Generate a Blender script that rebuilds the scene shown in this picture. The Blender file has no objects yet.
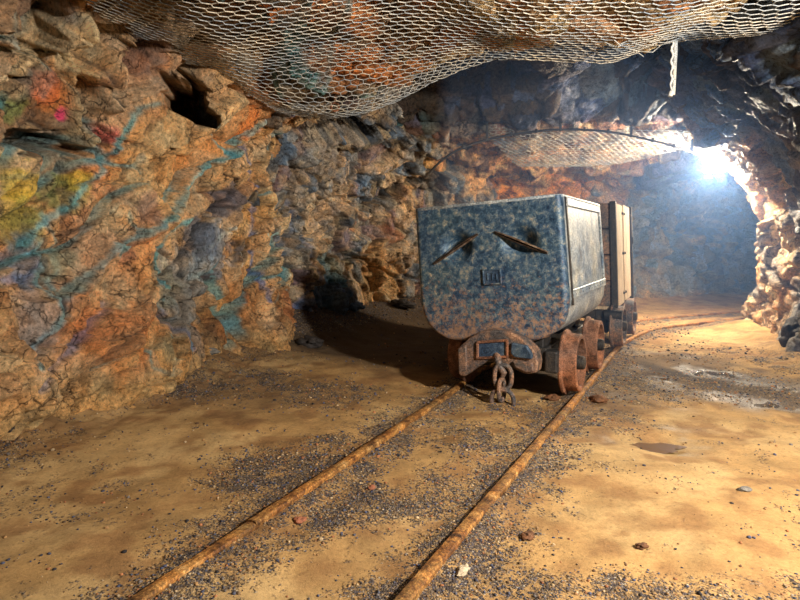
import bpy, bmesh, math, random
import numpy as np
from mathutils import Vector, Matrix
random.seed(7)
rng = np.random.default_rng(11)
S = bpy.context.scene
COL = S.collection
H, F, HOR = 1.1, 600.0, 239.0            # eye height, focal length in px, horizon row
A = math.atan2(.465, .885)               # heading of the straight track

# ------------------------------------------------------------------ helpers
def lin(c):
    c = np.asarray(c, float) / 255.0
    return np.where(c <= .04045, c / 12.92, ((c + .055) / 1.055) ** 2.4)

def ground(px, py, z=0.0):               # point of the ground seen at a pixel
    y = F * (H - z) / (py - HOR)
    return ((px - 400) / F * y, y)

def tag(o, label=None, cat=None, group=None, kind=None):
    for k, v in (('label', label), ('category', cat), ('group', group), ('kind', kind)):
        if v: o[k] = v
    return o

def empty(name, loc=(0, 0, 0), rz=0.0):
    o = bpy.data.objects.new(name, None); COL.objects.link(o)
    o.location = loc; o.rotation_euler = (0, 0, rz); o.empty_display_size = .1
    return o

def mesh(name, V, Fc, mat=None, parent=None, smooth=False, attrs=None):
    me = bpy.data.meshes.new(name)
    V = np.asarray(V, dtype=np.float32)
    if isinstance(Fc, np.ndarray):
        n, k = Fc.shape
        me.vertices.add(len(V)); me.vertices.foreach_set('co', V.ravel())
        me.loops.add(n * k); me.loops.foreach_set('vertex_index', Fc.astype(np.int32).ravel())
        me.polygons.add(n)
        me.polygons.foreach_set('loop_start', np.arange(0, n * k, k, dtype=np.int32))
        me.update(calc_edges=True); me.validate()
    else:
        me.from_pydata([tuple(map(float, v)) for v in V], [], [tuple(f) for f in Fc])
    if smooth:
        me.polygons.foreach_set('use_smooth', np.ones(len(me.polygons), dtype=bool))
    if attrs:
        for an, arr in attrs.items():
            if arr.ndim == 2:
                a = me.attributes.new(an, 'FLOAT_COLOR', 'POINT')
                c = np.ones((len(V), 4), dtype=np.float32); c[:, :3] = arr
                a.data.foreach_set('color', c.ravel())
            else:
                a = me.attributes.new(an, 'FLOAT', 'POINT')
                a.data.foreach_set('value', arr.astype(np.float32))
    o = bpy.data.objects.new(name, me); COL.objects.link(o)
    if mat: me.materials.append(mat)
    if parent: o.parent = parent
    return o

class MB:                                  # collects shapes for ONE mesh object
    def __init__(s): s.V = []; s.F = []
    def add(s, V, Fc):
        b = len(s.V); s.V += [tuple(v) for v in V]; s.F += [tuple(i + b for i in f) for f in Fc]; return s
    def bm(s, bm):
        bm.verts.index_update()
        s.add([tuple(v.co) for v in bm.verts], [[v.index for v in f.verts] for f in bm.faces]); bm.free(); return s
    def box(s, x0, x1, y0, y1, z0, z1, bev=.006, seg=1, jit=0.0):
        b = bmesh.new(); bmesh.ops.create_cube(b, size=1)
        for v in b.verts:
            v.co = Vector(((x0 + x1) / 2 + v.co.x * (x1 - x0), (y0 + y1) / 2 + v.co.y * (y1 - y0), (z0 + z1) / 2 + v.co.z * (z1 - z0)))
            if jit: v.co += Vector([random.uniform(-jit, jit) for _ in range(3)])
        if bev: bmesh.ops.bevel(b, geom=b.edges[:] , offset=bev, segments=seg, affect='EDGES', profile=.5)
        return s.bm(b)
    def tube(s, pts, r, n=8, cap=True, closed=False):
        pts = [Vector(p) for p in pts]; m = len(pts); V = []; Fc = []
        rr = r if hasattr(r, '__len__') else [r] * m
        up = None
        for i, p in enumerate(pts):
            a = pts[(i - 1) % m] if (closed or i > 0) else p
            c = pts[(i + 1) % m] if (closed or i < m - 1) else p
            t = (c - a).normalized()
            if up is None: up = Vector((0, 0, 1)) if abs(t.z) < .9 else Vector((1, 0, 0))
            u = (up - t * up.dot(t)).normalized(); up = u; w = t.cross(u)
            for k in range(n):
                q = 2 * math.pi * k / n
                V.append(p + (u * math.cos(q) + w * math.sin(q)) * rr[i])
        for i in range(m if closed else m - 1):
            j = (i + 1) % m
            for k in range(n):
                k2 = (k + 1) % n
                Fc.append((i * n + k, i * n + k2, j * n + k2, j * n + k))
        if cap and not closed:
            Fc.append(tuple(range(n - 1, -1, -1))); Fc.append(tuple((m - 1) * n + k for k in range(n)))
        return s.add(V, Fc)
    def lathe_x(s, prof, c=(0, 0, 0), n=32):   # profile of (x, r) spun about an axle along x; closed profile
        V = []; m = len(prof)
        for k in range(n):
            q = 2 * math.pi * k / n
            for (x, r) in prof: V.append((c[0] + x, c[1] + r * math.cos(q), c[2] + r * math.sin(q)))
        Fc = [(k * m + i, k * m + (i + 1) % m, ((k + 1) % n) * m + (i + 1) % m, ((k + 1) % n) * m + i) for k in range(n) for i in range(m)]
        return s.add(V, Fc)
    def prism_y(s, poly, y0, y1):              # polygon of (x, z) extruded along y
        m = len(poly)
        V = [(x, y0, z) for x, z in poly] + [(x, y1, z) for x, z in poly]
        Fc = [tuple(range(m)), tuple(range(2 * m - 1, m - 1, -1))] + [(i, i + m, (i + 1) % m + m, (i + 1) % m) for i in range(m)]
        return s.add(V, Fc)
    def xf(s, M):
        s.V = [tuple(M @ Vector(v)) for v in s.V]; return s
    def build(s, name, mat, parent=None, smooth=False, label=None, bev=None):
        o = mesh(name, s.V, s.F, mat, parent, smooth)
        if smooth:
            o.data.set_sharp_from_angle(angle=math.radians(38))
        if bev:
            m = o.modifiers.new('bevel', 'BEVEL'); m.width = bev; m.segments = 2; m.limit_method = 'ANGLE'
        if label: o['label'] = label
        return o

# ------------------------------------------------------------------ numpy noise
def _h(ix, iy, iz, s):
    n = (ix.astype(np.int64) * 374761393 + iy.astype(np.int64) * 668265263 + iz.astype(np.int64) * 2147483647 + s * 1274126177) & 0xffffffff
    n = ((n ^ (n >> 13)) * 1274126177) & 0xffffffff
    n = ((n ^ (n >> 15)) * 2246822519) & 0xffffffff
    n = n ^ (n >> 16)
    return (n & 0xffffff) / float(0x1000000)

def vnoise(P, s=0):
    I = np.floor(P); f = P - I; f = f * f * f * (f * (f * 6 - 15) + 10); I = I.astype(np.int64)
    out = 0
    for dx in (0, 1):
        wx = f[:, 0] if dx else 1 - f[:, 0]
        for dy in (0, 1):
            wy = f[:, 1] if dy else 1 - f[:, 1]
            for dz in (0, 1):
                wz = f[:, 2] if dz else 1 - f[:, 2]
                out = out + wx * wy * wz * _h(I[:, 0] + dx, I[:, 1] + dy, I[:, 2] + dz, s)
    return out * 2 - 1

def fbm(P, sc, o=4, s=0, g=.5):
    a = 1; t = 0; n = 0
    for k in range(o):
        t = t + a * vnoise(P * sc + 17.3 * k, s + k); n += a; a *= g; sc *= 2.03
    return t / n

def cells(P, sc, s=0):
    Q = P * sc; I = np.floor(Q).astype(np.int64)
    N = len(P); F1 = np.full(N, 9.); F2 = np.full(N, 9.); ID = np.zeros(N); C = np.zeros((N, 3))
    for dx in (-1, 0, 1):
        for dy in (-1, 0, 1):
            for dz in (-1, 0, 1):
                a = I[:, 0] + dx; b = I[:, 1] + dy; c = I[:, 2] + dz
                fx = np.stack([a + _h(a, b, c, s), b + _h(a, b, c, s + 1), c + _h(a, b, c, s + 2)], 1)
                d = np.sqrt(((Q - fx) ** 2).sum(1)); nr = d < F1
                F2 = np.where(nr, F1, np.minimum(F2, d))
                ID = np.where(nr, _h(a, b, c, s + 3), ID); C[nr] = fx[nr]
                F1 = np.where(nr, d, F1)
    return F1, F2, ID, C, Q

def facets(P, sc, amp, s=0, tilt=.8):      # broken-rock blocks: each cell its own step and tilted plane
    F1, F2, ID, C, Q = cells(P, sc, s)
    g = np.stack([np.mod(ID * 91.7, 1), np.mod(ID * 53.3, 1), np.mod(ID * 37.1, 1)], 1) * 2 - 1
    d = (ID - .5) * .9 + ((Q - C) * g).sum(1) * tilt
    e = np.clip((F2 - F1) / .10, 0, 1)
    return d * amp - (1 - e) ** 2 * amp * .5, ID, e

def warp(P, sc, amp, s=50):
    return P + amp * np.stack([vnoise(P * sc, s), vnoise(P * sc + 31, s + 1), vnoise(P * sc + 67, s + 2)], 1)

def sstep(a, b, x):
    t = np.clip((x - a) / (b - a), 0, 1); return t * t * (3 - 2 * t)

def catmull(pts, n):
    pts = np.array(pts, float); L = np.r_[0, np.cumsum(np.linalg.norm(np.diff(pts, axis=0), axis=1))]
    ext = np.vstack([2 * pts[0] - pts[1], pts, 2 * pts[-1] - pts[-2]])
    out = []
    for u in np.linspace(0, L[-1], n):
        i = min(np.searchsorted(L, u, 'right') - 1, len(pts) - 2); t = (u - L[i]) / (L[i + 1] - L[i])
        p0, p1, p2, p3 = ext[i:i + 4]
        out.append(.5 * (2 * p1 + (p2 - p0) * t + (2 * p0 - 5 * p1 + 4 * p2 - p3) * t ** 2 + (3 * p1 - p0 - 3 * p2 + p3) * t ** 3))
    return np.array(out)

def polydist(P, pl):
    pl = np.asarray(pl, float); best = np.full(len(P), 1e9)
    for a, b in zip(pl[:-1], pl[1:]):
        ab = b - a; t = np.clip(((P - a) @ ab) / max(ab @ ab, 1e-9), 0, 1)
        best = np.minimum(best, np.linalg.norm(P - (a + t[:, None] * ab), axis=1))
    return best

# ------------------------------------------------------------------ materials
def newmat(name):
    m = bpy.data.materials.new(name); m.use_nodes = True
    nt = m.node_tree; nt.nodes.clear()
    out = nt.nodes.new('ShaderNodeOutputMaterial'); b = nt.nodes.new('ShaderNodeBsdfPrincipled')
    nt.links.new(b.outputs[0], out.inputs[0])
    return m, nt, b
def N(nt, t, **kw):
    n = nt.nodes.new(t)
    for k, v in kw.items():
        if k.startswith('i_'): n.inputs[k[2:].replace('_', ' ')].default_value = v
        else: setattr(n, k, v)
    return n
def noise(nt, co, sc, det=6, rough=.6, dist=0.0):
    n = N(nt, 'ShaderNodeTexNoise'); n.inputs['Scale'].default_value = sc; n.inputs['Detail'].default_value = det
    n.inputs['Roughness'].default_value = rough; n.inputs['Distortion'].default_value = dist
    nt.links.new(co, n.inputs['Vector']); return n.outputs['Fac']
def ramp(nt, fac, stops, interp='LINEAR'):
    r = N(nt, 'ShaderNodeValToRGB'); r.color_ramp.interpolation = interp
    e = r.color_ramp.elements
    while len(e) < len(stops): e.new(.5)
    for k, (p, c) in enumerate(stops):
        e[k].position = p; e[k].color = (*c, 1) if len(c) == 3 else c
    nt.links.new(fac, r.inputs[0]); return r.outputs[0]
def mix(nt, fac, a, b, mode='MIX'):
    m = N(nt, 'ShaderNodeMix', data_type='RGBA', blend_type=mode)
    for sk, v in ((m.inputs[0], fac), (m.inputs[6], a), (m.inputs[7], b)):
        if isinstance(v, (int, float)): sk.default_value = v
        elif isinstance(v, (tuple, list, np.ndarray)): sk.default_value = (*v, 1) if len(v) == 3 else v
        else: nt.links.new(v, sk)
    return m.outputs[2]
def math_(nt, op, a, b=0.0, c=None, clamp=False):
    m = N(nt, 'ShaderNodeMath', operation=op, use_clamp=clamp)
    for sk, v in zip(m.inputs, (a, b, c)):
        if v is None: continue
        if isinstance(v, (int, float)): sk.default_value = v
        else: nt.links.new(v, sk)
    return m.outputs[0]
def bump(nt, b, h, st, dist=.02, prev=None):
    n = N(nt, 'ShaderNodeBump'); n.inputs['Strength'].default_value = st; n.inputs['Distance'].default_value = dist
    nt.links.new(h, n.inputs['Height'])
    if prev is not None: nt.links.new(prev, n.inputs['Normal'])
    nt.links.new(n.outputs[0], b.inputs['Normal']); return n.outputs[0]
def coord(nt): return N(nt, 'ShaderNodeTexCoord').outputs['Object']
g3 = lambda v: (v, v, v)

def rock_material():
    m, nt, b = newmat('rock'); co = coord(nt)
    at = N(nt, 'ShaderNodeAttribute', attribute_name='Col').outputs['Color']
    n1 = noise(nt, co, 7, 10, .72, .6); n2 = noise(nt, co, 38, 8, .75, .3); n3 = noise(nt, co, 3.0, 6, .6, 1.5)
    at = mix(nt, 1.0, at, g3(1.62), 'MULTIPLY')
    c = mix(nt, 1.0, at, ramp(nt, n1, [(.30, g3(.34)), (.42, g3(.8)), (.54, g3(1.05)), (.70, g3(1.5))]), 'MULTIPLY')
    c = mix(nt, 1.0, c, ramp(nt, n2, [(.34, g3(.10)), (.45, g3(.74)), (.58, g3(1.1)), (.72, g3(1.9))]), 'MULTIPLY')
    hue = ramp(nt, n3, [(.36, (.80, .97, 1.16)), (.5, (1, 1, 1)), (.64, (1.14, .97, .80))])
    c = mix(nt, .8, c, hue, 'MULTIPLY')
    # thin dark cracks
    v = N(nt, 'ShaderNodeTexVoronoi', feature='DISTANCE_TO_EDGE'); v.inputs['Scale'].default_value = 5.5
    wv = N(nt, 'ShaderNodeVectorMath', operation='MULTIPLY_ADD')
    nz = N(nt, 'ShaderNodeTexNoise'); nz.inputs['Scale'].default_value = 4; nz.inputs['Detail'].default_value = 6; nt.links.new(co, nz.inputs['Vector'])
    nt.links.new(nz.outputs['Color'], wv.inputs[0]); wv.inputs[1].default_value = (.45, .45, .45); nt.links.new(co, wv.inputs[2])
    nt.links.new(wv.outputs[0], v.inputs['Vector'])
    gate = ramp(nt, noise(nt, co, 2.6, 4), [(.44, g3(0)), (.54, g3(1))])
    ck = math_(nt, 'MULTIPLY', ramp(nt, v.outputs['Distance'], [(.0, g3(1)), (.035, g3(0))]), gate)
    c = mix(nt, math_(nt, 'MULTIPLY', ck, .8), c, (.02, .015, .012))
    nt.links.new(c, b.inputs['Base Color'])
    rr = ramp(nt, noise(nt, co, 5, 4), [(.35, g3(.42)), (.65, g3(.85))]); nt.links.new(rr, b.inputs['Roughness'])
    b.inputs['Specular IOR Level'].default_value = .4
    p = bump(nt, b, math_(nt, 'SUBTRACT', 1.0, ck), .8, .03)
    p = bump(nt, b, noise(nt, co, 13, 12, .78, .4), 1.0, .045, p)
    return m

def floor_material():
    m, nt, b = newmat('sandy_ground'); co = coord(nt)
    at = N(nt, 'ShaderNodeAttribute', attribute_name='Col').outputs['Color']
    gr = N(nt, 'ShaderNodeAttribute', attribute_name='gravel').outputs['Fac']
    wt = N(nt, 'ShaderNodeAttribute', attribute_name='wet').outputs['Fac']
    n1 = noise(nt, co, 4, 8, .65, .4); n2 = noise(nt, co, 55, 8, .8)
    c = mix(nt, 1.0, at, ramp(nt, n1, [(.3, g3(.72)), (.5, g3(1.0)), (.7, g3(1.22))]), 'MULTIPLY')
    c = mix(nt, 1.0, c, ramp(nt, n2, [(.28, g3(.45)), (.45, g3(.95)), (.7, g3(1.2))]), 'MULTIPLY')
    v = N(nt, 'ShaderNodeTexVoronoi'); v.inputs['Scale'].default_value = 130; nt.links.new(co, v.inputs['Vector'])
    sep = N(nt, 'ShaderNodeSeparateColor'); nt.links.new(v.outputs['Color'], sep.inputs[0])
    stone = ramp(nt, sep.outputs[0], [(0, (.022, .023, .034)), (.3, (.07, .072, .10)), (.5, (.13, .10, .075)), (.72, (.30, .20, .10)), (.92, (.38, .33, .27))], 'CONSTANT')
    n4 = noise(nt, co, 14, 6, .7)
    k = math_(nt, 'ADD', gr, math_(nt, 'MULTIPLY', math_(nt, 'SUBTRACT', n4, .5), 1.7))
    k = math_(nt, 'ADD', k, math_(nt, 'MULTIPLY', math_(nt, 'SUBTRACT', sep.outputs[1], .5), .55))
    k = ramp(nt, k, [(.40, g3(0)), (.66, g3(.9))])
    c = mix(nt, k, c, stone)
    c = mix(nt, math_(nt, 'MULTIPLY', wt, .75), c, mix(nt, 1.0, c, (.30, .30, .33), 'MULTIPLY'))
    nt.links.new(c, b.inputs['Base Color'])
    r = math_(nt, 'SUBTRACT', .88, math_(nt, 'MULTIPLY', wt, .62)); nt.links.new(r, b.inputs['Roughness'])
    b.inputs['Specular IOR Level'].default_value = .35
    p = bump(nt, b, math_(nt, 'MULTIPLY', math_(nt, 'SUBTRACT', 1.0, v.outputs['Distance']), k), .9, .012)
    p = bump(nt, b, noise(nt, co, 30, 9, .75), .45, .02, p)
    return m

def metal(name, cols, sc=9, rough=.6, metallic=.3, bmp=.35, low=None, scz=None):
    m, nt, b = newmat(name); co = coord(nt)
    n1 = noise(nt, co, sc, 10, .75, .3)
    c = ramp(nt, n1, cols)
    n2 = noise(nt, co, sc * 9, 4, .8)
    c = mix(nt, 1.0, c, ramp(nt, n2, [(.34, g3(.3)), (.5, g3(.95)), (.66, g3(1.9))]), 'MULTIPLY')
    n5 = noise(nt, co, 3.2, 5, .65, .5)
    c = mix(nt, 1.0, c, ramp(nt, n5, [(.32, (.5, .62, .8)), (.5, (1, 1, 1)), (.66, (1.45, 1.28, 1.05))]), 'MULTIPLY')
    if low:                                  # rust gathered near the bottom edge
        z0, z1, colr, amt = low
        sp = N(nt, 'ShaderNodeSeparateXYZ'); nt.links.new(co, sp.inputs[0])
        f = N(nt, 'ShaderNodeMapRange'); f.inputs[1].default_value = z1; f.inputs[2].default_value = z0
        nt.links.new(sp.outputs[2], f.inputs[0])
        f2 = math_(nt, 'ADD', math_(nt, 'MULTIPLY', f.outputs[0], amt), math_(nt, 'MULTIPLY', math_(nt, 'SUBTRACT', noise(nt, co, 30, 8, .8), .5), 2.6))
        f2 = ramp(nt, f2, [(.30, g3(0)), (.62, g3(1))])
        c = mix(nt, f2, c, mix(nt, 1.0, ramp(nt, n1, [(.35, [q * .6 for q in colr]), (.65, colr)]), ramp(nt, n2, [(.3, g3(.6)), (.7, g3(1.3))]), 'MULTIPLY'))
    nt.links.new(c, b.inputs['Base Color'])
    b.inputs['Metallic'].default_value = metallic
    rr = ramp(nt, n1, [(.3, g3(rough - .14)), (.7, g3(rough + .2))]); nt.links.new(rr, b.inputs['Roughness'])
    bump(nt, b, noise(nt, co, 40, 8, .8), bmp, .006)
    return m

ROCK = rock_material(); SAND = floor_material()
M_TUB = metal('painted_tub_steel', [(.30, (.010, .02, .038)), (.44, (.022, .06, .115)), (.52, (.065, .12, .18)), (.60, (.19, .22, .22)), (.70, (.50, .40, .29))], 24, .5, .25, .3,
              low=(.36, 1.0, (.44, .27, .18), .58))
M_SIDE = metal('lamplit_side_steel', [(.30, (.07, .09, .11)), (.44, (.22, .26, .29)), (.56, (.42, .45, .45)), (.70, (.62, .58, .50))], 9, .45, .15, .25)  # side steel whitened: the lamp's brightness on it put into the colour
M_RUST = metal('rusty_iron', [(.3, (.05, .025, .02)), (.45, (.20, .085, .045)), (.58, (.33, .15, .085)), (.72, (.45, .27, .17))], 14, .7, .2, .6)
M_CAST = metal('rusty_cast_iron', [(.3, (.03, .035, .045)), (.44, (.10, .09, .09)), (.56, (.26, .15, .10)), (.72, (.38, .27, .19))], 10, .6, .3, .6)
M_BLUEIRON = metal('blue_grey_iron', [(.3, (.01, .02, .04)), (.5, (.04, .075, .13)), (.7, (.13, .18, .24))], 16, .5, .35, .5)
M_DARK = metal('sooty_iron', [(.3, (.008, .008, .009)), (.5, (.03, .028, .028)), (.7, (.09, .065, .045))], 12, .6, .3, .4)
M_RAIL = metal('rusty_rail_iron', [(.34, (.03, .012, .006)), (.45, (.20, .08, .02)), (.55, (.42, .20, .05)), (.68, (.60, .36, .14))], 12, .68, .15, .8)
M_BARE = metal('bare_torn_steel', [(.3, (.03, .022, .02)), (.5, (.14, .09, .06)), (.7, (.42, .36, .32))], 30, .45, .5, .3)
M_VOID = metal('slit_shade_black', [(.3, (.002, .002, .002)), (.7, (.008, .008, .008))], 10, .9, 0, .1)  # black for the shade inside the gashes
M_WIRE = metal('galvanised_wire', [(.3, (.36, .36, .35)), (.5, (.60, .60, .57)), (.7, (.80, .78, .72))], 20, .5, .1, .1)
M_CABLE = metal('black_rubber', [(.3, (.015, .013, .012)), (.7, (.05, .04, .035))], 20, .6, 0, .1)
M_HOUSING = metal('grey_lamp_housing', [(.3, (.05, .05, .055)), (.7, (.13, .13, .13))], 12, .5, .5, .1)

def wood_material():
    m, nt, b = newmat('weathered_planks'); co = coord(nt)
    mp = N(nt, 'ShaderNodeMapping'); mp.inputs['Scale'].default_value = (14, 14, 1.2); nt.links.new(co, mp.inputs[0])
    n1 = noise(nt, mp.outputs[0], 2.2, 9, .7, .4); n2 = noise(nt, mp.outputs[0], 9, 6, .7)
    c = ramp(nt, n1, [(.3, (.14, .09, .06)), (.45, (.46, .34, .22)), (.6, (.66, .52, .36)), (.75, (.78, .66, .48))])
    c = mix(nt, .8, c, ramp(nt, n2, [(.3, g3(.5)), (.6, g3(1.15))]), 'MULTIPLY')
    nt.links.new(c, b.inputs['Base Color']); b.inputs['Roughness'].default_value = .8
    bump(nt, b, n1, .6, .01); return m
M_WOOD = wood_material()

def simple(name, c, rough=.6, metallic=0, emis=None, es=0):
    m, nt, b = newmat(name); co = coord(nt)
    col = ramp(nt, noise(nt, co, 30, 5), [(.3, [q * .8 for q in c]), (.7, [min(1, q * 1.15) for q in c])])
    nt.links.new(col, b.inputs['Base Color']); b.inputs['Roughness'].default_value = rough; b.inputs['Metallic'].default_value = metallic
    if emis: b.inputs['Emission Color'].default_value = (*emis, 1); b.inputs['Emission Strength'].default_value = es
    return m
def attr_mat(name, rough=.75):
    m, nt, b = newmat(name); co = coord(nt)
    at = N(nt, 'ShaderNodeAttribute', attribute_name='Col').outputs['Color']
    c = mix(nt, 1.0, at, ramp(nt, noise(nt, co, 60, 6, .7), [(.3, g3(.5)), (.7, g3(1.4))]), 'MULTIPLY')
    nt.links.new(c, b.inputs['Base Color']); b.inputs['Roughness'].default_value = rough
    bump(nt, b, noise(nt, co, 60, 6, .7), .5, .01)
    return m
M_STONE = attr_mat('loose_stone')

# ------------------------------------------------------------------ palette
OCH = lin((196, 150, 96)); TAN = lin((190, 158, 122)); ORA = lin((208, 124, 62)); GRY = lin((128, 122, 114))
BLG = lin((92, 112, 132)); TEA = lin((88, 146, 150)); DRK = lin((52, 46, 44)); PNK = lin((228, 60, 112))
YEL = lin((214, 190, 60)); GRN = lin((122, 132, 74)); PUR = lin((120, 86, 88)); RED = lin((160, 98, 68)); BRN = lin((112, 72, 42))
BLU = lin((60, 100, 150)); PAL = lin((222, 190, 140)); SNA = lin((184, 145, 92))

# ------------------------------------------------------------------ paths of the walls
P_LEFT = [(-2.95, -1.6), (-2.8, .6), (-2.6, 2.2), (-2.38, 3.3), (-1.95, 4.1), (-1.62, 4.8), (-1.42, 5.5), (-1.16, 6.25), (-1.35, 6.9), (-2.1, 7.4)]
P_BACK = [(-2.1, 5.9), (-1.22, 6.45), (-.64, 7.5), (.45, 8.9), (1.67, 9.9), (4.1, 10.35), (5.6, 10.9), (7.2, 11.5), (9.8, 12.3)]
P_RIGHT = [(3.15, -1.6), (3.2, 2.2), (3.42, 4.3), (3.75, 5.5), (4.0, 6.3), (4.22, 7.1), (4.45, 7.65), (5.1, 8.0), (6.6, 8.45), (9.8, 9.2)]
DL = catmull(P_LEFT, 160); DB = catmull(P_BACK, 160); DR = catmull(P_RIGHT, 160)

def proj(P):
    y = np.maximum(P[:, 1], .05)
    return np.stack([400 + F * P[:, 0] / y, HOR - F * (P[:, 2] - H) / y], 1)

SU = [None]                                  # surface coordinates (metres along, metres up) of the wall being made
def wall_grid(path, nu, zs, prof, side, usample=None):
    """side = +1: interior lies to the right of the path"""
    c = catmull(path, nu * 4)
    L = np.r_[0, np.cumsum(np.linalg.norm(np.diff(c, axis=0), axis=1))]
    u = usample if usample is not None else np.linspace(0, 1, nu)
    c = np.stack([np.interp(u * L[-1], L, c[:, k]) for k in (0, 1)], 1)
    t = np.gradient(c, axis=0); k = np.ones(9) / 9
    t = np.stack([np.convolve(np.pad(t[:, q], 4, mode='edge'), k, 'valid') for q in (0, 1)], 1)
    t /= np.linalg.norm(t, axis=1)[:, None]
    n = np.stack([t[:, 1], -t[:, 0]], 1) * side
    off = np.interp(zs, [p[0] for p in prof], [p[1] for p in prof])
    X = c[:, None, 0] + n[:, None, 0] * off[None]; Y = c[:, None, 1] + n[:, None, 1] * off[None]
    Z = np.broadcast_to(zs[None], X.shape)
    P = np.stack([X, Y, Z], 2)
    SU[0] = np.stack([np.broadcast_to((u * L[-1])[:, None], X.shape), Z], 2).reshape(-1, 2)
    dz = np.gradient(off, zs)                    # tilt of the face
    nn = np.stack([np.broadcast_to(n[:, None, 0], X.shape), np.broadcast_to(n[:, None, 1], X.shape), -np.broadcast_to(dz[None] * .8, X.shape)], 2)
    nn /= np.linalg.norm(nn, axis=2)[..., None]
    return P.reshape(-1, 3), nn.reshape(-1, 3), P.shape[:2]

def gridfaces(nu, nv, flip=False):
    i = np.arange(nu - 1)[:, None]; j = np.arange(nv - 1)[None]
    a = i * nv + j; f = np.stack([a, a + nv, a + nv + 1, a + 1], 2).reshape(-1, 4)
    return f[:, ::-1] if flip else f

def rockdisp(P, big=.10, mid=.05, small=.018, s=0, stretch=None):
    Q = warp(P, 1.6, .16, s + 5)
    Q = warp(Q, 7, .014, s + 9)
    if stretch is not None: Q = Q @ stretch
    d1, id1, e1 = facets(Q, 1.5, big, s + 1)
    d2, id2, e2 = facets(Q + 5, 4.2, mid, s + 20)
    d3, id3, e3 = facets(Q + 9, 11., small, s + 40)
    return d1 + d2 + d3 + fbm(P, 11, 5, s, .6) * .012 + fbm(P, .7, 2, s + 3) * .10, id1, id2, e1, e2, id3

def mixc(a, b, t): return a + (b - a) * np.clip(t, 0, 1)[:, None]
def pick(ids, pal):
    pal = np.array(pal); return pal[(np.clip(ids, 0, .9999) * len(pal)).astype(int)]

def locate2(P, pts):
    pr = proj(P); ok = P[:, 1] > .5; out = []
    for (x, y) in pts:
        d = (pr[:, 0] - x) ** 2 + (pr[:, 1] - y) ** 2 + np.where(ok, 0, 1e9)
        m = d.min(); c = np.where(d < m + 4)[0]
        out.append(c[np.argmin(P[c, 1])])
    return SU[0][np.array(out)]
def warp2(P, seed=70):
    q = warp(P, 3.2, .04, seed); q = warp(q, 12, .014, seed + 4); q = warp(q, 40, .005, seed + 8); k = q - P
    return SU[0] + np.stack([k[:, 0] + k[:, 1], k[:, 2]], 1) * .9
def locate(P, pts):
    pr = proj(P); ok = P[:, 1] > .5; out = []
    for (x, y) in pts:
        d = (pr[:, 0] - x) ** 2 + (pr[:, 1] - y) ** 2 + np.where(ok, 0, 1e9)
        m = d.min(); c = np.where(d < m + 4)[0]
        out.append(P[c[np.argmin(P[c, 1])]])
    return np.array(out)

# diagonal bedding of the left wall
st_dir = np.array([.25, .72, .65]); st_dir /= np.linalg.norm(st_dir)
STR = np.eye(3) - .45 * np.outer(st_dir, st_dir)

# ------------------------------------------------------------------ wall_left
zs = np.linspace(-.12, 3.05, 290)
u = np.r_[np.linspace(0, .38, 60, endpoint=False), np.linspace(.38, 1, 440)]
PL, NL, shL = wall_grid(P_LEFT, 500, zs, [(-.12, .16), (.1, .08), (.5, -.02), (1.1, -.10), (1.6, -.12), (2.0, -.02), (2.3, .12), (2.6, .34), (3.05, .9)], +1, u)
P0 = PL.copy()
d, id1, id2, e1, e2, id3 = rockdisp(P0, .15, .10, .026, 3, STR)
Wv = warp2(P0)
col = mixc(pick(id2, [OCH, TAN, OCH, GRY, OCH, RED, PAL, BRN]), OCH, np.full(len(P0), .45))
col = mixc(col, pick(id1, [OCH, ORA, GRY, TAN, RED]), .35 * np.ones(len(P0)))
def blob(xy, r, c, a=.8, nz=.8):
    global col
    q = locate2(P0, [xy])[0]; dd = np.linalg.norm((Wv - q) / r, axis=1) + nz * fbm(P0, 6, 5, 88, .65)
    col = mixc(col, np.broadcast_to(c, col.shape), a * sstep(1.1, .65, dd))
# broad mineral regions
for xy, r, c, a in [((20, 300), .45, RED, .35), ((190, 290), .42, GRY, .85), ((215, 250), .30, BLG, .7), ((235, 330), .22, BRN, .7), ((190, 340), .25, GRY, .7),
                    ((165, 160), .42, OCH, .8), ((150, 190), .25, PAL, .45), ((205, 175), .20, TAN, .6), ((110, 250), .3, ORA, .3), ((90, 340), .35, ORA, .4), ((50, 390), .3, TAN, .5),
                    ((60, 110), .22, BRN, .6), ((70, 100), .14, ORA, .7), ((62, 92), .10, lin((232, 112, 56)), .6), ((24, 112), .10, GRN, .8), ((82, 118), .065, PNK, .8), ((113, 138), .08, lin((200, 80, 100)), .55),
                    ((25, 180), .15, YEL, .6), ((20, 210), .12, YEL, .4), ((70, 185), .16, GRN, .5), ((85, 178), .09, YEL, .5), ((60, 160), .12, ORA, .4), ((30, 230), .15, GRN, .6), ((30, 260), .16, BLG, .7),
                    ((245, 125), .17, ORA, .9), ((270, 120), .14, ORA, .7), ((145, 205), .12, PUR, .6), ((120, 255), .10, PUR, .5), ((270, 240), .28, TAN, .6), ((262, 330), .2, TAN, .5), ((240, 200), .2, DRK, .4),
                    ((40, 60), .22, GRY, .6), ((55, 25), .15, GRY, .7), ((10, 60), .18, TAN, .7), ((130, 100), .2, TAN, .6), ((100, 60), .18, PAL, .6), ((200, 30), .4, GRY, .4), ((150, 60), .2, PUR, .4), ((75, 420), .3, OCH, .6),
                    ((165, 320), .16, TAN, .5), ((140, 330), .2, ORA, .45)]:
    blob(xy, r, c, a)
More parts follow.
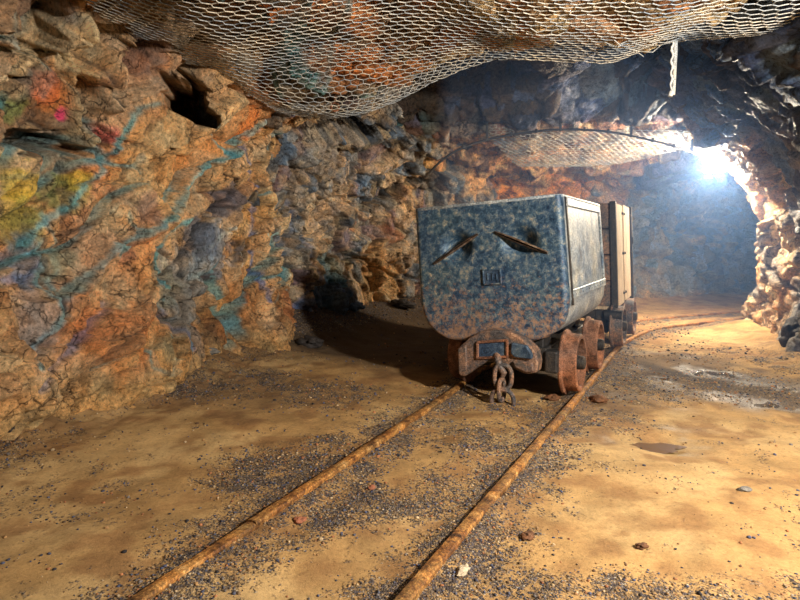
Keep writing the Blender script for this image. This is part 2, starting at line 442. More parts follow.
def vein(pts, w, c, a=.9, dep=0.0, soft=.35):
    global col, d
    q = locate2(P0, pts); dd = polydist(Wv, q) + .8 * w * fbm(P0, 9, 5, 91, .65)
    cv = np.asarray(c) * (1 + .5 * fbm(P0, 16, 4, 95))[:, None]
    col = mixc(col, cv, a * sstep(w * 1.1, w * soft * .6, dd) * (.72 + .28 * sstep(-.3, .2, fbm(P0, 5, 3, 97))))
    if dep: d = d + dep * sstep(w * 1.1, w * .3, dd)
def ridge(pts, w, dep, c=None, a=.5):
    global col, d
    q = locate2(P0, pts); dd = polydist(Wv, q)
    d = d + dep * sstep(w, 0, dd)
    if c is not None: col = mixc(col, np.broadcast_to(c, col.shape), a * sstep(w, w * .4, dd))
def pit(xy, r, dep, p=1.15):
    global d
    q = locate2(P0, [xy])[0]; dd = np.linalg.norm((Wv - q) / np.array((max(r[0], r[1]), r[2])), axis=1) + .12 * fbm(P0, 5, 3, 61)
    d = d - dep * sstep(p, p - .14, dd)
col = mixc(col, np.broadcast_to(TEA, col.shape), .75 * sstep(.42, .12, e1) * sstep(-.05, .25, fbm(P0, 1.3, 3, 19)))
col = mixc(col, np.broadcast_to(DRK, col.shape), .6 * sstep(.30, .05, e2) * sstep(.0, .25, fbm(P0, 2.3, 3, 29)))
vein([(160, 105), (135, 120), (120, 150), (100, 175), (75, 200), (45, 225), (30, 240)], .032, TEA)
vein([(75, 168), (60, 200), (35, 225)], .03, GRN, .6)
vein([(275, 120), (240, 140), (215, 165), (195, 190), (170, 210), (135, 232), (110, 255)], .034, TEA)
vein([(125, 212), (135, 228)], .025, TEA)
vein([(300, 110), (265, 130), (250, 150), (262, 200), (258, 270), (262, 300)], .034, BLU, .75)
vein([(275, 165), (280, 220), (285, 270), (275, 300)], .028, TEA, .6)
vein([(205, 120), (215, 140), (225, 155)], .028, TEA)
vein([(110, 245), (80, 275), (50, 300), (60, 240), (45, 215)], .03, TEA, .7)
vein([(45, 240), (45, 320), (20, 345), (5, 370)], .032, TEA, .8)
vein([(160, 260), (150, 300), (165, 330), (178, 352)], .03, BLU, .6)
vein([(0, 280), (30, 275), (45, 260)], .04, BLU, .6)
vein([(150, 300), (130, 335), (128, 372), (155, 378), (160, 340)], .022, TEA, .8)
vein([(18, 100), (12, 130), (20, 150)], .03, TEA, .7)
vein([(0, 180), (25, 170), (90, 155)], .02, TEA, .4)
vein([(200, 250), (220, 235), (240, 225), (245, 280)], .03, lin((190, 195, 185)), .7)
# relief
ridge([(14, 90), (30, 70), (60, 52), (90, 30)], .09, .12, PAL, .6)
ridge([(92, 20), (96, 80), (100, 140)], .07, .12, PAL, .5)
ridge([(128, 40), (122, 75), (112, 105)], .06, .10, TAN)
ridge([(105, 110), (140, 95), (170, 78), (205, 70)], .07, .16, TAN)
ridge([(20, 20), (24, 60), (10, 90)], .08, .10, TAN)
ridge([(265, 140), (270, 200), (268, 300), (265, 340)], .12, .10)
ridge([(235, 200), (238, 260), (240, 320)], .06, .07)
ridge([(275, 118), (225, 155), (180, 205), (110, 250), (70, 300)], .09, .09)
ridge([(130, 290), (100, 330), (105, 380)], .22, .12)
ridge([(0, 395), (60, 390), (130, 370)], .85, .30)
for xy, r, c, a in [((200, 235), .20, lin((84, 88, 98)), .85), ((228, 200), .17, lin((74, 76, 88)), .8), ((180, 300), .30, GRY, .9), ((160, 285), .2, lin((140, 134, 112)), .6), ((215, 330), .2, DRK, .6), ((205, 270), .16, lin((140, 146, 148)), .7),
                    ((240, 250), .13, DRK, .6), ((150, 350), .14, lin((120, 118, 90)), .6), ((110, 215), .16, PAL, .4), ((170, 140), .2, PAL, .4), ((20, 320), .2, BLG, .4), ((60, 260), .12, lin((140, 140, 110)), .5)]:
    blob(xy, r, c, a)
pit((58, 105), (.30, .30, .27), .26)
pit((58, 145), (.26, .28, .05), .30)
pit((47, 22), (.14, .14, .19), .35)
pit((110, 35), (.12, .12, .22), .32)
pit((150, 45), (.13, .13, .18), .4)
pit((162, 352), (.07, .07, .06), .14)
pit((42, 206), (.025, .025, .03), .08, 1.3)
pit((30, 285), (.2, .2, .10), .07)
pit((215, 300), (.10, .12, .22), .2)
pit((200, 60), (.12, .12, .16), .3)
pit((90, 330), (.1, .1, .1), .08)
vein([(185, 205), (160, 240), (140, 275), (125, 300)], .02, DRK, .7, -.06)
vein([(262, 165), (225, 200), (200, 225), (185, 260)], .028, DRK, .75, -.07)
vein([(240, 215), (222, 260), (214, 330), (210, 355)], .02, DRK, .8, -.06)
vein([(46, 240), (50, 300), (45, 330)], .015, DRK, .8, -.05)
vein([(276, 300), (278, 345)], .02, DRK, .6, -.05)
vein([(8, 395), (60, 350), (95, 300)], .03, BLU, .5, -.05)
vein([(55, 410), (70, 370), (120, 330)], .022, DRK, .7, -.07)
vein([(60, 235), (100, 215), (130, 170), (150, 130)], .016, DRK, .7, -.05)
vein([(225, 160), (240, 190), (245, 240), (250, 330)], .022, DRK, .8, -.08)
vein([(150, 250), (185, 262), (190, 300), (180, 345)], .02, DRK, .75, -.06)
vein([(195, 215), (165, 232), (150, 262), (160, 300)], .03, TEA)
vein([(104, 50), (112, 70), (120, 110)], .018, DRK, .8, -.05)
vein([(15, 150), (60, 150), (100, 152)], .02, DRK, .8, -.08)
vein([(125, 300), (118, 350), (128, 385)], .02, BRN, .8, -.06)
vein([(120, 310), (135, 290), (170, 270), (200, 240)], .018, DRK, .6, -.04)
PLd = P0 + NL * d[:, None]
hq = locate2(P0, [(186, 100)])[0]                 # the black hole under the rock horn runs up and back into the rock
hv = np.sqrt(((Wv[:, 0] - hq[0]) / .30) ** 2 + ((Wv[:, 1] - hq[1] - .10 * np.sin((Wv[:, 0] - hq[0]) * -3)) / .135) ** 2) + .15 * fbm(P0, 6, 3, 62)
hk_ = sstep(1.0, .9, hv); PLd = PLd + hk_[:, None] * np.array([-.50, 1.55, .24])
# the foot of the wall is dusted with the ochre of the floor
col = mixc(col, np.broadcast_to(SNA, col.shape), .75 * sstep(.34, .02, P0[:, 2] + .12 * fbm(P0, 3, 3, 9)))
wl = mesh('wall_left', PLd, gridfaces(*shL, flip=True), ROCK, None, False, {'Col': col}); wl['kind'] = 'structure'

# ------------------------------------------------------------------ wall_back
zs = np.linspace(-.12, 3.05, 230)
PB, NB, shB = wall_grid(P_BACK, 720, zs, [(-.12, .25), (.1, .12), (.5, 0), (1.2, -.05), (1.7, .05), (2.1, .3), (2.5, .8), (3.05, 1.3)], +1)
P0 = PB.copy()
d, id1, id2, e1, e2, id3 = rockdisp(P0, .24, .12, .035, 23)
Wv = warp2(P0)
px = proj(P0)
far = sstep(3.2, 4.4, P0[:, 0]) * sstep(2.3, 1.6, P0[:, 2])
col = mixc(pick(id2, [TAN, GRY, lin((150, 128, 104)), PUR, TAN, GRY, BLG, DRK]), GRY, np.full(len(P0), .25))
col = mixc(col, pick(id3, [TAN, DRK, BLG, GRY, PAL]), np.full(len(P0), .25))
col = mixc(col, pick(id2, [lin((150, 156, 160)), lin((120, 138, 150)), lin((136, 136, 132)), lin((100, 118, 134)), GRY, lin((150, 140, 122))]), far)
d0 = d
for xy, r, c, a in [((390, 275), .45, OCH, .85), ((375, 300), .3, OCH, .7), ((405, 250), .3, TAN, .6), ((395, 235), .16, RED, .6), ((360, 225), .1, ORA, .6), ((370, 185), .18, BLG, .8), ((355, 175), .15, DRK, .7), ((390, 165), .2, TAN, .6),
                    ((320, 300), .35, BLG, .75), ((330, 270), .2, TEA, .4), ((340, 200), .3, TAN, .5), ((310, 160), .25, GRY, .5), ((300, 320), .2, BLU, .5), ((420, 200), .2, OCH, .4),
                    ((520, 180), .5, lin((208, 136, 50)), .85), ((480, 175), .4, OCH, .8), ((570, 185), .5, lin((206, 134, 52)), .8), ((540, 165), .5, lin((150, 110, 64)), .6), ((620, 190), .4, OCH, .6), ((440, 175), .3, DRK, .8), ((460, 160), .3, DRK, .7), ((640, 170), .5, BRN, .4),
                    ((690, 235), .14, PAL, .5), ((725, 240), .14, PAL, .4), ((720, 265), .22, BRN, .4), ((660, 280), .3, TAN, .35), ((750, 290), .3, BLG, .5)]:
    blob(xy, r, c, a)
vein([(290, 122), (330, 128), (380, 128), (440, 118)], .11, DRK, .85, -.6)  # shadowed band under the ceiling: carved in, its shade also coloured dark
vein([(385, 205), (420, 190), (445, 165), (480, 155), (520, 150)], .09, DRK, .7, -.40)  # cavity above the wagon: carved, with its shade put into the colour
vein([(300, 330), (340, 322), (400, 312), (430, 305)], .06, DRK, .5, -.05)
vein([(290, 200), (300, 250), (292, 300), (300, 330)], .035, BLU, .5, -.04)
vein([(355, 165), (345, 200), (372, 220), (400, 215)], .03, TAN, .8, .03)
vein([(415, 150), (400, 180), (402, 215)], .03, TAN, .7, .03)
col = mixc(col, np.broadcast_to(DRK, col.shape), .75 * sstep(.35, .05, e2) * sstep(-.15, .2, fbm(P0, 2.3, 3, 29)))
vein([(400, 205), (410, 240), (360, 260), (350, 300)], .03, DRK, .6, -.08)
vein([(300, 170), (330, 200), (345, 230), (330, 280)], .03, DRK, .6, -.08)
vein([(660, 230), (700, 215), (740, 230)], .05, PAL, .35, .03)
vein([(640, 250), (690, 262), (735, 290)], .05, DRK, .5, -.08)
vein([(680, 200), (720, 250), (750, 260)], .05, DRK, .5, -.08)
ridge([(295, 280), (330, 295), (360, 300)], .5, .18)
ridge([(420, 215), (400, 235), (365, 240)], .12, .12)
ridge([(600, 158), (640, 155), (680, 160)], .3, .15)
pit((370, 205), (.22, .22, .10), .18)
pit((450, 165), (.5, .5, .16), .35)
pit((330, 245), (.10, .12, .07), .15)
pit((350, 275), (.12, .12, .06), .13)
PBd = P0 + NB * d[:, None]
col = mixc(col, np.broadcast_to(SNA, col.shape), .6 * sstep(.25, .02, P0[:, 2] + .1 * fbm(P0, 3, 3, 9)) * sstep(1.5, 3, P0[:, 0]))
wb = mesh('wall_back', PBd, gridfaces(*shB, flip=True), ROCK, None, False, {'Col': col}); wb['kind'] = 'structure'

# ------------------------------------------------------------------ wall_right
zs = np.linspace(-.12, 3.05, 220)
u = np.r_[np.linspace(0, .42, 60, endpoint=False), np.linspace(.42, .78, 260), np.linspace(.785, 1, 40)]
PR, NR, shR = wall_grid(P_RIGHT, 360, zs, [(-.12, .18), (.1, .10), (.5, -.03), (1.0, -.16), (1.4, -.10), (1.75, .06), (2.1, .30), (2.5, .75), (3.05, 1.2)], -1, u)
P0 = PR.copy()
d, id1, id2, e1, e2, id3 = rockdisp(P0, .14, .07, .028, 43)
Wv = warp2(P0)
col = mixc(pick(id2, [PAL, TAN, TAN, PAL, OCH, GRY]), TAN, np.full(len(P0), .3))
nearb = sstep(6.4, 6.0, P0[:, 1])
col = mixc(col, pick(id2, [DRK, BLG, lin((60, 66, 80)), DRK, GRY]), nearb * .9)  # near stretch painted darker for the shade it stands in
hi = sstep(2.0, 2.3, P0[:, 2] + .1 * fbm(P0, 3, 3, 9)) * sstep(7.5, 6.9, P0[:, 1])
col = mixc(col, pick(id2, [BLG, lin((50, 72, 116)), lin((60, 70, 92)), DRK, BLU]), hi * .9)  # upper wall away from the lamp: blue hazy shade put into the colour
vein([(775, 215), (760, 250), (790, 300)], .03, DRK, .6, -.06)
vein([(752, 205), (775, 225), (785, 260)], .02, BRN, .6, -.04)
PRd = P0 + NR * d[:, None]
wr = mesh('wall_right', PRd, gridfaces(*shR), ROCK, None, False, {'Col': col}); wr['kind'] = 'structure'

# ------------------------------------------------------------------ ceiling
LIP = ([-2.6, -1.6, -.7, 0, .35, .8, 1.75, 2.0, 2.5, 3.6], [5.6, 5.6, 5.5, 5.35, 5.05, 4.72, 4.62, 4.38, 4.2, 4.1])
def ceil_base(X, Y):
    lip = np.interp(X, *LIP)
    near = 2.56 + .12 * np.sin(X * 1.7 + 1) * .6
    near = near - .26 * np.exp(-((X + .5) / .75) ** 2) * sstep(4.5, 5.3, Y) + .15 * sstep(-1.0, -2.0, X) + .15 * sstep(1.5, 2.1, X)
    past = Y - lip
    cav = sstep(0, .45, past) * sstep(7.4, 6.6, Y)
    z = near + .50 * cav
    farz = 2.50 - .16 * np.clip(Y - 7.2, 0, 3) + .28 * sstep(4.2, 6, X)
    z = z * (1 - sstep(6.5, 7.4, Y)) + farz * sstep(6.5, 7.4, Y)
    z = z - .25 * sstep(3.0, 3.9, X) * sstep(7.4, 6.0, Y)
    return z
xs = np.r_[np.arange(-3.4, 4.6, .021), np.arange(4.6, 10, .06)]; ys = np.r_[np.arange(-1.6, 2.6, .06), np.arange(2.6, 9.6, .021), np.arange(9.6, 12.8, .06)]
X, Y = np.meshgrid(xs, ys, indexing='ij')
P0 = np.stack([X, Y, ceil_base(X, Y)], 2).reshape(-1, 3)
SU[0] = P0[:, :2].copy(); Wv = SU[0] + warp(P0, 3.2, .05, 70)[:, :2] - P0[:, :2]
d, id1, id2, e1, e2, id3 = rockdisp(P0, .16, .07, .03, 63)
d = np.clip(d, -.2, .18)
col = mixc(pick(id2, [PAL, lin((226, 168, 130)), TAN, PAL, TAN, ORA, BRN, PAL]), PAL, np.full(len(P0), .3))
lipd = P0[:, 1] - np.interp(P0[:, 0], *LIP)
col = mixc(col, pick(id2, [DRK, lin((44, 62, 98)), lin((64, 80, 112)), DRK, lin((54, 62, 82)), lin((70, 62, 60))]), sstep(.02, .3, lipd) * sstep(7.8, 7.2, P0[:, 1]) * .96)  # bluish shade and haze past the lip, put into the colour
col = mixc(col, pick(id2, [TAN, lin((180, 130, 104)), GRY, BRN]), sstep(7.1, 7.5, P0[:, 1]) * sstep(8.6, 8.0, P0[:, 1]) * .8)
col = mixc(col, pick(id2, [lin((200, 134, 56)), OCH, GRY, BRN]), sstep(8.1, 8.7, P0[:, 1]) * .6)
col = mixc(col, pick(id2, [BLG, lin((52, 74, 118)), lin((70, 84, 110)), DRK]), sstep(1.6, 2.6, P0[:, 0]) * sstep(4.5, 5.0, P0[:, 1]) * sstep(7.6, 7.1, P0[:, 1] - sstep(3.4, 4.0, P0[:, 0]) * 3) * .85)  # right side beyond the lip: hazy blue dimness painted in as well
col = mixc(col, pick(id2, [DRK, BRN, DRK, TEA, ORA, lin((70, 60, 56))]), .8 * sstep(.6, -.4, P0[:, 0]))  # left side: mineral patches, plus the shade of cavities put into the colour
blob((300, 60), .3, TEA, .6); blob((240, 60), .35, ORA, .5); blob((360, 70), .4, ORA, .5); blob((430, 90), .3, DRK, .4); blob((190, 40), .25, DRK, .7); blob((430, 30), .4, BRN, .5)
vein([(300, 20), (280, 90), (240, 120)], .06, TEA, .7); vein([(350, 0), (330, 60), (300, 110)], .04, TEA, .5)
hb = locate(PL, [(190, 92)])[0]
dd = np.linalg.norm((P0[:, :2] - hb[:2]) / np.array((.55, .55)), axis=1)
d = d - 1.2 * sstep(1.35, 1.0, dd)
P0[:, 2] -= d
ZC = P0[:, 2].reshape(len(xs), len(ys))
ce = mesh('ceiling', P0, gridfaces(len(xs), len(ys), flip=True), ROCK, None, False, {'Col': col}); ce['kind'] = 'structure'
def ceil_at(x, y):
    i = np.clip(np.searchsorted(xs, x) - 1, 0, len(xs) - 2); j = np.clip(np.searchsorted(ys, y) - 1, 0, len(ys) - 2)
    return np.minimum(np.minimum(ZC[i, j], ZC[i + 1, j]), np.minimum(ZC[i, j + 1], ZC[i + 1, j + 1]))

# ------------------------------------------------------------------ rails' lines
RR = [(-.24, 1.25), (0, 1.76), (1.215, 4.09), (2.0, 5.63), (2.36, 6.28), (3.02, 7.12), (3.84, 7.67), (4.61, 8.06), (5.6, 8.5), (7.5, 9.2)]
RL = [(-1.02, 1.25), (-.793, 1.762), (.290, 4.05), (.62, 4.83), (1.30, 6.05), (1.9, 7.0), (2.45, 7.5), (3.08, 7.83), (4.0, 8.36), (5.0, 8.84), (5.9, 9.2), (7.6, 9.85)]
CR = catmull(RR, 300); CL = catmull(RL, 300)

# ------------------------------------------------------------------ floor
def mind(Pxy, path):
    out = np.full(len(Pxy), 1e9)
    for a, b in zip(path[:-1], path[1:]):
        ab = b - a; t = np.clip(((Pxy - a) @ ab) / max(ab @ ab, 1e-9), 0, 1)
        out = np.minimum(out, np.linalg.norm(Pxy - (a + t[:, None] * ab), axis=1))
    return out
sub = lambda c, k: c[::k]
PUD = np.array(ground(646, 444))
def floor_feat(XY):
    dl = mind(XY, sub(DL, 4)); db = mind(XY, sub(DB, 4)); dr = mind(XY, sub(DR, 4))
    rr = np.minimum(mind(XY, sub(CR, 6)), mind(XY, sub(CL, 6)))
    P3 = np.c_[XY, np.zeros(len(XY))]
    bank = .07 * np.exp(-(dl / .25) ** 2) + .05 * np.exp(-(dl / .7) ** 2)
    rec = sstep(1.4, .6, XY[:, 0]) * sstep(5.8, 6.6, XY[:, 1])
    bank = bank + (.17 * np.exp(-(db / .55) ** 2)) * rec + .10 * np.exp(-(db / .5) ** 2) + .10 * np.exp(-(dr / .35) ** 2)
    z = bank + fbm(P3, 1.1, 3, 5) * .035 + fbm(P3, 6, 4, 8) * .012 * (1 + 2 * sstep(.9, .3, np.minimum(dl, dr)))
    z = z + np.abs(fbm(P3, 13, 3, 12)) * .03 * sstep(.9, .2, dl)
    z = z * (.25 + .75 * sstep(.05, .35, rr)) + .016 * sstep(.14, .03, rr) * (1 + 1.3 * fbm(P3, 5, 4, 66))
    z = z - .034 * np.exp(-(((XY[:, 0] - PUD[0]) / .26) ** 2 + ((XY[:, 1] - PUD[1]) / .17) ** 2) ** 1.2 * (1 + .6 * fbm(P3, 6, 2, 77)))
    return z, dl, db, dr, rr
xs_f = np.r_[np.arange(-3.1, 3.9, .02), np.arange(3.9, 10, .05)]; ys_f = np.r_[np.arange(-1.6, 1.4, .06), np.arange(1.4, 4.6, .013), np.arange(4.6, 7, .022), np.arange(7, 12.8, .045)]
X, Y = np.meshgrid(xs_f, ys_f, indexing='ij'); XY = np.stack([X.ravel(), Y.ravel()], 1)
ZF, dl, db, dr, rr = floor_feat(XY)
P3 = np.c_[XY, np.zeros(len(XY))]
nw = fbm(P3, 2.2, 4, 31); nw2 = fbm(P3, 7, 4, 35)
col = np.broadcast_to(SNA, (len(XY), 3)).copy()
col = mixc(col, np.broadcast_to(lin((200, 165, 112)), col.shape), sstep(-.1, .5, nw))
col = mixc(col, np.broadcast_to(lin((150, 110, 68)), col.shape), .8 * sstep(.0, -.5, nw2))
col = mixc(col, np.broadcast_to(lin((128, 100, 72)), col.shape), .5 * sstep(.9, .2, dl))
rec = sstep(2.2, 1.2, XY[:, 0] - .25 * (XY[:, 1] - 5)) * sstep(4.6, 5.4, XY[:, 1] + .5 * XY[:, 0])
col = mixc(col, np.broadcast_to(lin((74, 60, 46)), col.shape), .9 * rec)  # dark rubble of the recess, also deepening the wagon's shadow by colour
for (px_, py_, rx, ry, a) in [(745, 385, .55, .6, .75), (690, 368, .5, .6, .6), (640, 372, .3, .6, .5), (600, 400, .3, .4, .4), (250, 395, .5, .5, .3)]:
    c_ = ground(px_, py_); q = np.sqrt(((XY[:, 0] - c_[0]) / rx) ** 2 + ((XY[:, 1] - c_[1]) / ry) ** 2) + .5 * nw + .4 * nw2
    col = mixc(col, np.broadcast_to(lin((58, 54, 56)), col.shape), a * sstep(1.3, .5, q))
gravel = .74 * np.exp(-(rr / .22) ** 2) + .45 * nw2
def gblob(arr, px, py, rx, ry, a, h=.0):
    c = np.array(ground(px, py)); q = np.sqrt(((XY[:, 0] - c[0]) / rx) ** 2 + ((XY[:, 1] - c[1]) / ry) ** 2) + .35 * nw
    return np.maximum(arr, (a * 1.12 + .5 * nw2) * sstep(1.35, .35, q))
for b in [(360, 505, .50, .26, .66), (265, 465, .32, .35, .6), (310, 470, .25, .3, .66), (450, 560, .2, .3, .62), (330, 450, .3, .3, .5), (480, 440, .35, .35, .5), (520, 410, .3, .3, .5), (470, 480, .3, .3, .45), (620, 592, .45, .14, .42), (760, 597, .5, .14, .40), (500, 590, .3, .15, .5),
          (480, 530, .25, .25, .6), (300, 520, .22, .3, .5), (210, 560, .12, .2, .5), (60, 500, .4, .5, .22), (30, 450, .4, .6, .30), (250, 385, .5, .5, .45), (180, 395, .4, .4, .5), (610, 420, .35, .35, .5), (640, 385, .5, .6, .52),
          (740, 385, .5, .6, .5), (330, 395, .4, .5, .5), (690, 350, .6, .6, .35), (780, 365, .3, .6, .4)]:
    gravel = gblob(gravel, *b)
gravel = np.maximum(gravel, .62 * sstep(.75, .3, db) * sstep(1.5, .8, XY[:, 0]))
gravel = np.maximum(gravel, (.36 + .4 * nw2) * sstep(.7, .15, dl))
for b in [(560, 480, .35, .5, 0), (700, 480, .5, .4, 0)]:
    pass
wet = np.zeros(len(XY))
for b in [(690, 375, .55, .75, .9), (750, 392, .45, .5, .85), (655, 360, .3, .6, .7), (620, 438, .22, .16, .7), (690, 438, .25, .16, .55), (660, 430, .4, .2, .5), (648, 445, .3, .18, .8), (640, 400, .35, .4, .5)]:
    wet = gblob(wet, *b)
wet = wet * sstep(-.25, .2, fbm(P3 * np.array([1, 1.0, 1]), 4.5, 4, 55))
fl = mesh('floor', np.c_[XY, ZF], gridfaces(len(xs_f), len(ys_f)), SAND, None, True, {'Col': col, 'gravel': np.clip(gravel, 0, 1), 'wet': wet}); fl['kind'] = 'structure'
ZG = ZF.reshape(len(xs_f), len(ys_f)); GG = np.clip(gravel, 0, 1).reshape(ZG.shape)
def fz(x, y, G=ZG):
    i = np.clip(np.searchsorted(xs_f, x) - 1, 0, len(xs_f) - 2); j = np.clip(np.searchsorted(ys_f, y) - 1, 0, len(ys_f) - 2)
    a = (np.clip(x, xs_f[0], xs_f[-1]) - xs_f[i]) / (xs_f[i + 1] - xs_f[i]); b = (np.clip(y, ys_f[0], ys_f[-1]) - ys_f[j]) / (ys_f[j + 1] - ys_f[j])
    return G[i, j] * (1 - a) * (1 - b) + G[i + 1, j] * a * (1 - b) + G[i, j + 1] * (1 - a) * b + G[i + 1, j + 1] * a * b

# puddle
def puddle_mat():
    m, nt, b = newmat('puddle_water'); co = coord(nt)
    b.inputs['Base Color'].default_value = (.20, .105, .035, 1); b.inputs['Roughness'].default_value = .12
    b.inputs['Transmission Weight'].default_value = .15; b.inputs['IOR'].default_value = 1.33
    bump(nt, b, noise(nt, co, 12, 2), .05, .01); return m
th = np.linspace(0, 2 * math.pi, 64, endpoint=False); zc = float(fz(*PUD))
V = [(PUD[0], PUD[1], zc + .006)] + [(PUD[0] + (.19 + .03 * math.sin(3 * t) + .025 * math.sin(7 * t) + .012 * math.sin(13 * t)) * math.cos(t), PUD[1] + (.10 + .02 * math.sin(2 * t + 1) + .012 * math.sin(9 * t)) * math.sin(t), zc + .006) for t in th]
tag(mesh('puddle', V, [(0, 1 + k, 1 + (k + 1) % 64) for k in range(64)], puddle_mat()), 'small shallow brown puddle lying in the sandy ground right of the track', 'puddle')

# ------------------------------------------------------------------ gravel and loose stones
ico = bmesh.new(); bmesh.ops.create_icosphere(ico, subdivisions=1, radius=1)
IV = np.array([v.co[:] for v in ico.verts]); IF = np.array([[v.index for v in f.verts] for f in ico.faces]); ico.free()
def scatter(n, xr, yr, size, thr, seed):
    r = np.random.default_rng(seed)
    x = r.uniform(*xr, n * 6); y = r.uniform(*yr, n * 6)
    g = fz(x, y, GG) + r.uniform(-.34, .34, len(x)) + .25 * fbm(np.c_[x, y, 0 * x], 5, 3, 41); k = np.where(g > thr)[0][:n]
    return x[k], y[k], r.uniform(size[0], size[1], len(k)) * r.uniform(.5, 1.3, len(k)), r
VV = []; FF = []; CC = []; base = 0
GP = [lin(c) for c in [(62, 62, 76), (84, 86, 102), (46, 42, 46), (104, 96, 92), (132, 106, 76), (160, 122, 78), (106, 78, 54), (186, 160, 124), (160, 104, 66), (76, 82, 108), (170, 130, 84)]]
for (n, xr, yr, sz, thr, sd) in [(7500, (-2.4, 2.6), (1.7, 3.2), (.002, .0065), .42, 1), (6500, (-2.4, 3.2), (3.0, 5.6), (.003, .009), .38, 2), (2200, (-1.2, 3.5), (5.2, 8.6), (.006, .015), .38, 3), (900, (-2.3, 3.0), (1.7, 5.5), (.003, .008), .10, 4)]:
    x, y, s, r = scatter(n, xr, yr, sz, thr, sd)
    z = fz(x, y) + s * .25; m = len(x)
    q = r.uniform(.6, 1.25, (m, 1, 3)) * np.array([1, 1, .7]); ang = r.uniform(0, 6.28, m)
    V = IV[None] * q * (1 + r.uniform(-.22, .22, (m, 12, 1))); ca, sa = np.cos(ang)[:, None], np.sin(ang)[:, None]
    V = np.stack([V[..., 0] * ca - V[..., 1] * sa, V[..., 0] * sa + V[..., 1] * ca, V[..., 2]], 2) * s[:, None, None] + np.stack([x, y, z], 1)[:, None]
    c = np.array(GP)[r.integers(0, len(GP), m)] * r.uniform(.7, 1.3, (m, 1))
    VV.append(V.reshape(-1, 3)); FF.append((IF[None] + (np.arange(m) * 12)[:, None, None] + base).reshape(-1, 3)); CC.append(np.repeat(c, 12, 0)); base += m * 12
tag(mesh('gravel', np.vstack(VV), np.vstack(FF), M_STONE, None, False, {'Col': np.vstack(CC)}), 'dark blue grey and brown gravel strewn between and beside the rails', 'gravel', kind='stuff')

def stone(name, x, y, r, colr, label, seed, group=None, sq=(1, 1, .7), z=None):
    b = bmesh.new(); bmesh.ops.create_icosphere(b, subdivisions=4, radius=1)
    V = np.array([v.co[:] for v in b.verts]); Fc = np.array([[v.index for v in f.verts] for f in b.faces]); b.free()
    dd, i1, *_ = facets(warp(V + seed * 3.7, 1.2, .3, seed), 1.1, .42, seed, .9)
    V = V * (1 + dd + .08 * fbm(V + seed, 4, 3, seed))[:, None] * np.array(sq) * r
    c = mixc(np.broadcast_to(colr, V.shape), np.broadcast_to(colr * .55, V.shape), sstep(.0, .5, fbm(V / r, 2, 3, seed + 2)))
    zz = float(fz(np.array([x]), np.array([y]))[0]) if z is None else z
    o = mesh(name, V, Fc, M_STONE, None, False, {'Col': c}); o.location = (x, y, zz + r * sq[2] * .55); o.rotation_euler[2] = seed
    return tag(o, label, 'rock', group)
def gp(px, py, r): 
    x, y = ground(px, py); return x, y, r
for k, (px_, py_, r, c, lab, sq) in enumerate([
    (752, 320, .13, TAN, 'rounded tan boulder at the foot of the lit rock pillar', (1, 1, 1)),
    (799, 356, .15, DRK, 'dark jagged boulder at the right edge beside the near wall', (1, 1, 1.1)),
    (10, 443, .028, DRK, 'small black stone at the foot of the left wall', (1, 1, .7)),
    (372, 488, .016, RED, 'small rusty stone alone on sand between the rails', (1.2, .9, .6)),
    (528, 538, .024, BRN, 'brown flat stone just right of the front of the right rail', (1.3, .9, .5)),
    (462, 575, .024, lin((210, 190, 160)), 'pale stone close beside the front end of the right rail', (1.2, .8, .5)),
    (598, 402, .05, BRN, 'brown stone on the ground just right of the front wheel', (1.3, 1, .6)),
    (553, 400, .045, BRN, 'brown stone lying between the rails in front of the right wheel', (1.2, 1, .6)),
    (300, 522, .02, RED, 'reddish brown stone lying on gravel right of the left rail', (1.3, .9, .6)),
    (642, 548, .018, BRN, 'small brown stone alone on the open sand at lower right', (1.3, .9, .6)),
    (745, 493, .02, GRY, 'grey stone on the bare sand at right', (1.5, .9, .5)),
    (135, 402, .07, TAN, 'tan rock fallen at the base of the left wall below its ochre bulge', (1.2, 1, .6)),
    (205, 372, .085, GRY, 'grey rock on the rubble at the foot of the grey slabs', (1.3, 1, .5)),
    (178, 362, .10, BRN, 'brown rock beside the small hollow at the wall foot', (1.1, 1, .6)),
    (310, 352, .10, DRK, 'dark rock where the left wall corner meets the recess', (1.2, 1, .6)),
    (350, 330, .12, BLG, 'blue grey rock in the rubble bank below the recess', (1.4, 1, .55)),
    (400, 322, .12, DRK, 'black rock on the rubble bank left of the steel wagon', (1.4, 1, .5)),
    (245, 535, .022, BRN, 'small brown stone next to the joint in the left rail', (1.2, 1, .6)),
    ]):
    x, y = ground(px_, py_); stone('rock', x, y, r, c, lab, 11 + k * 3, None, sq)

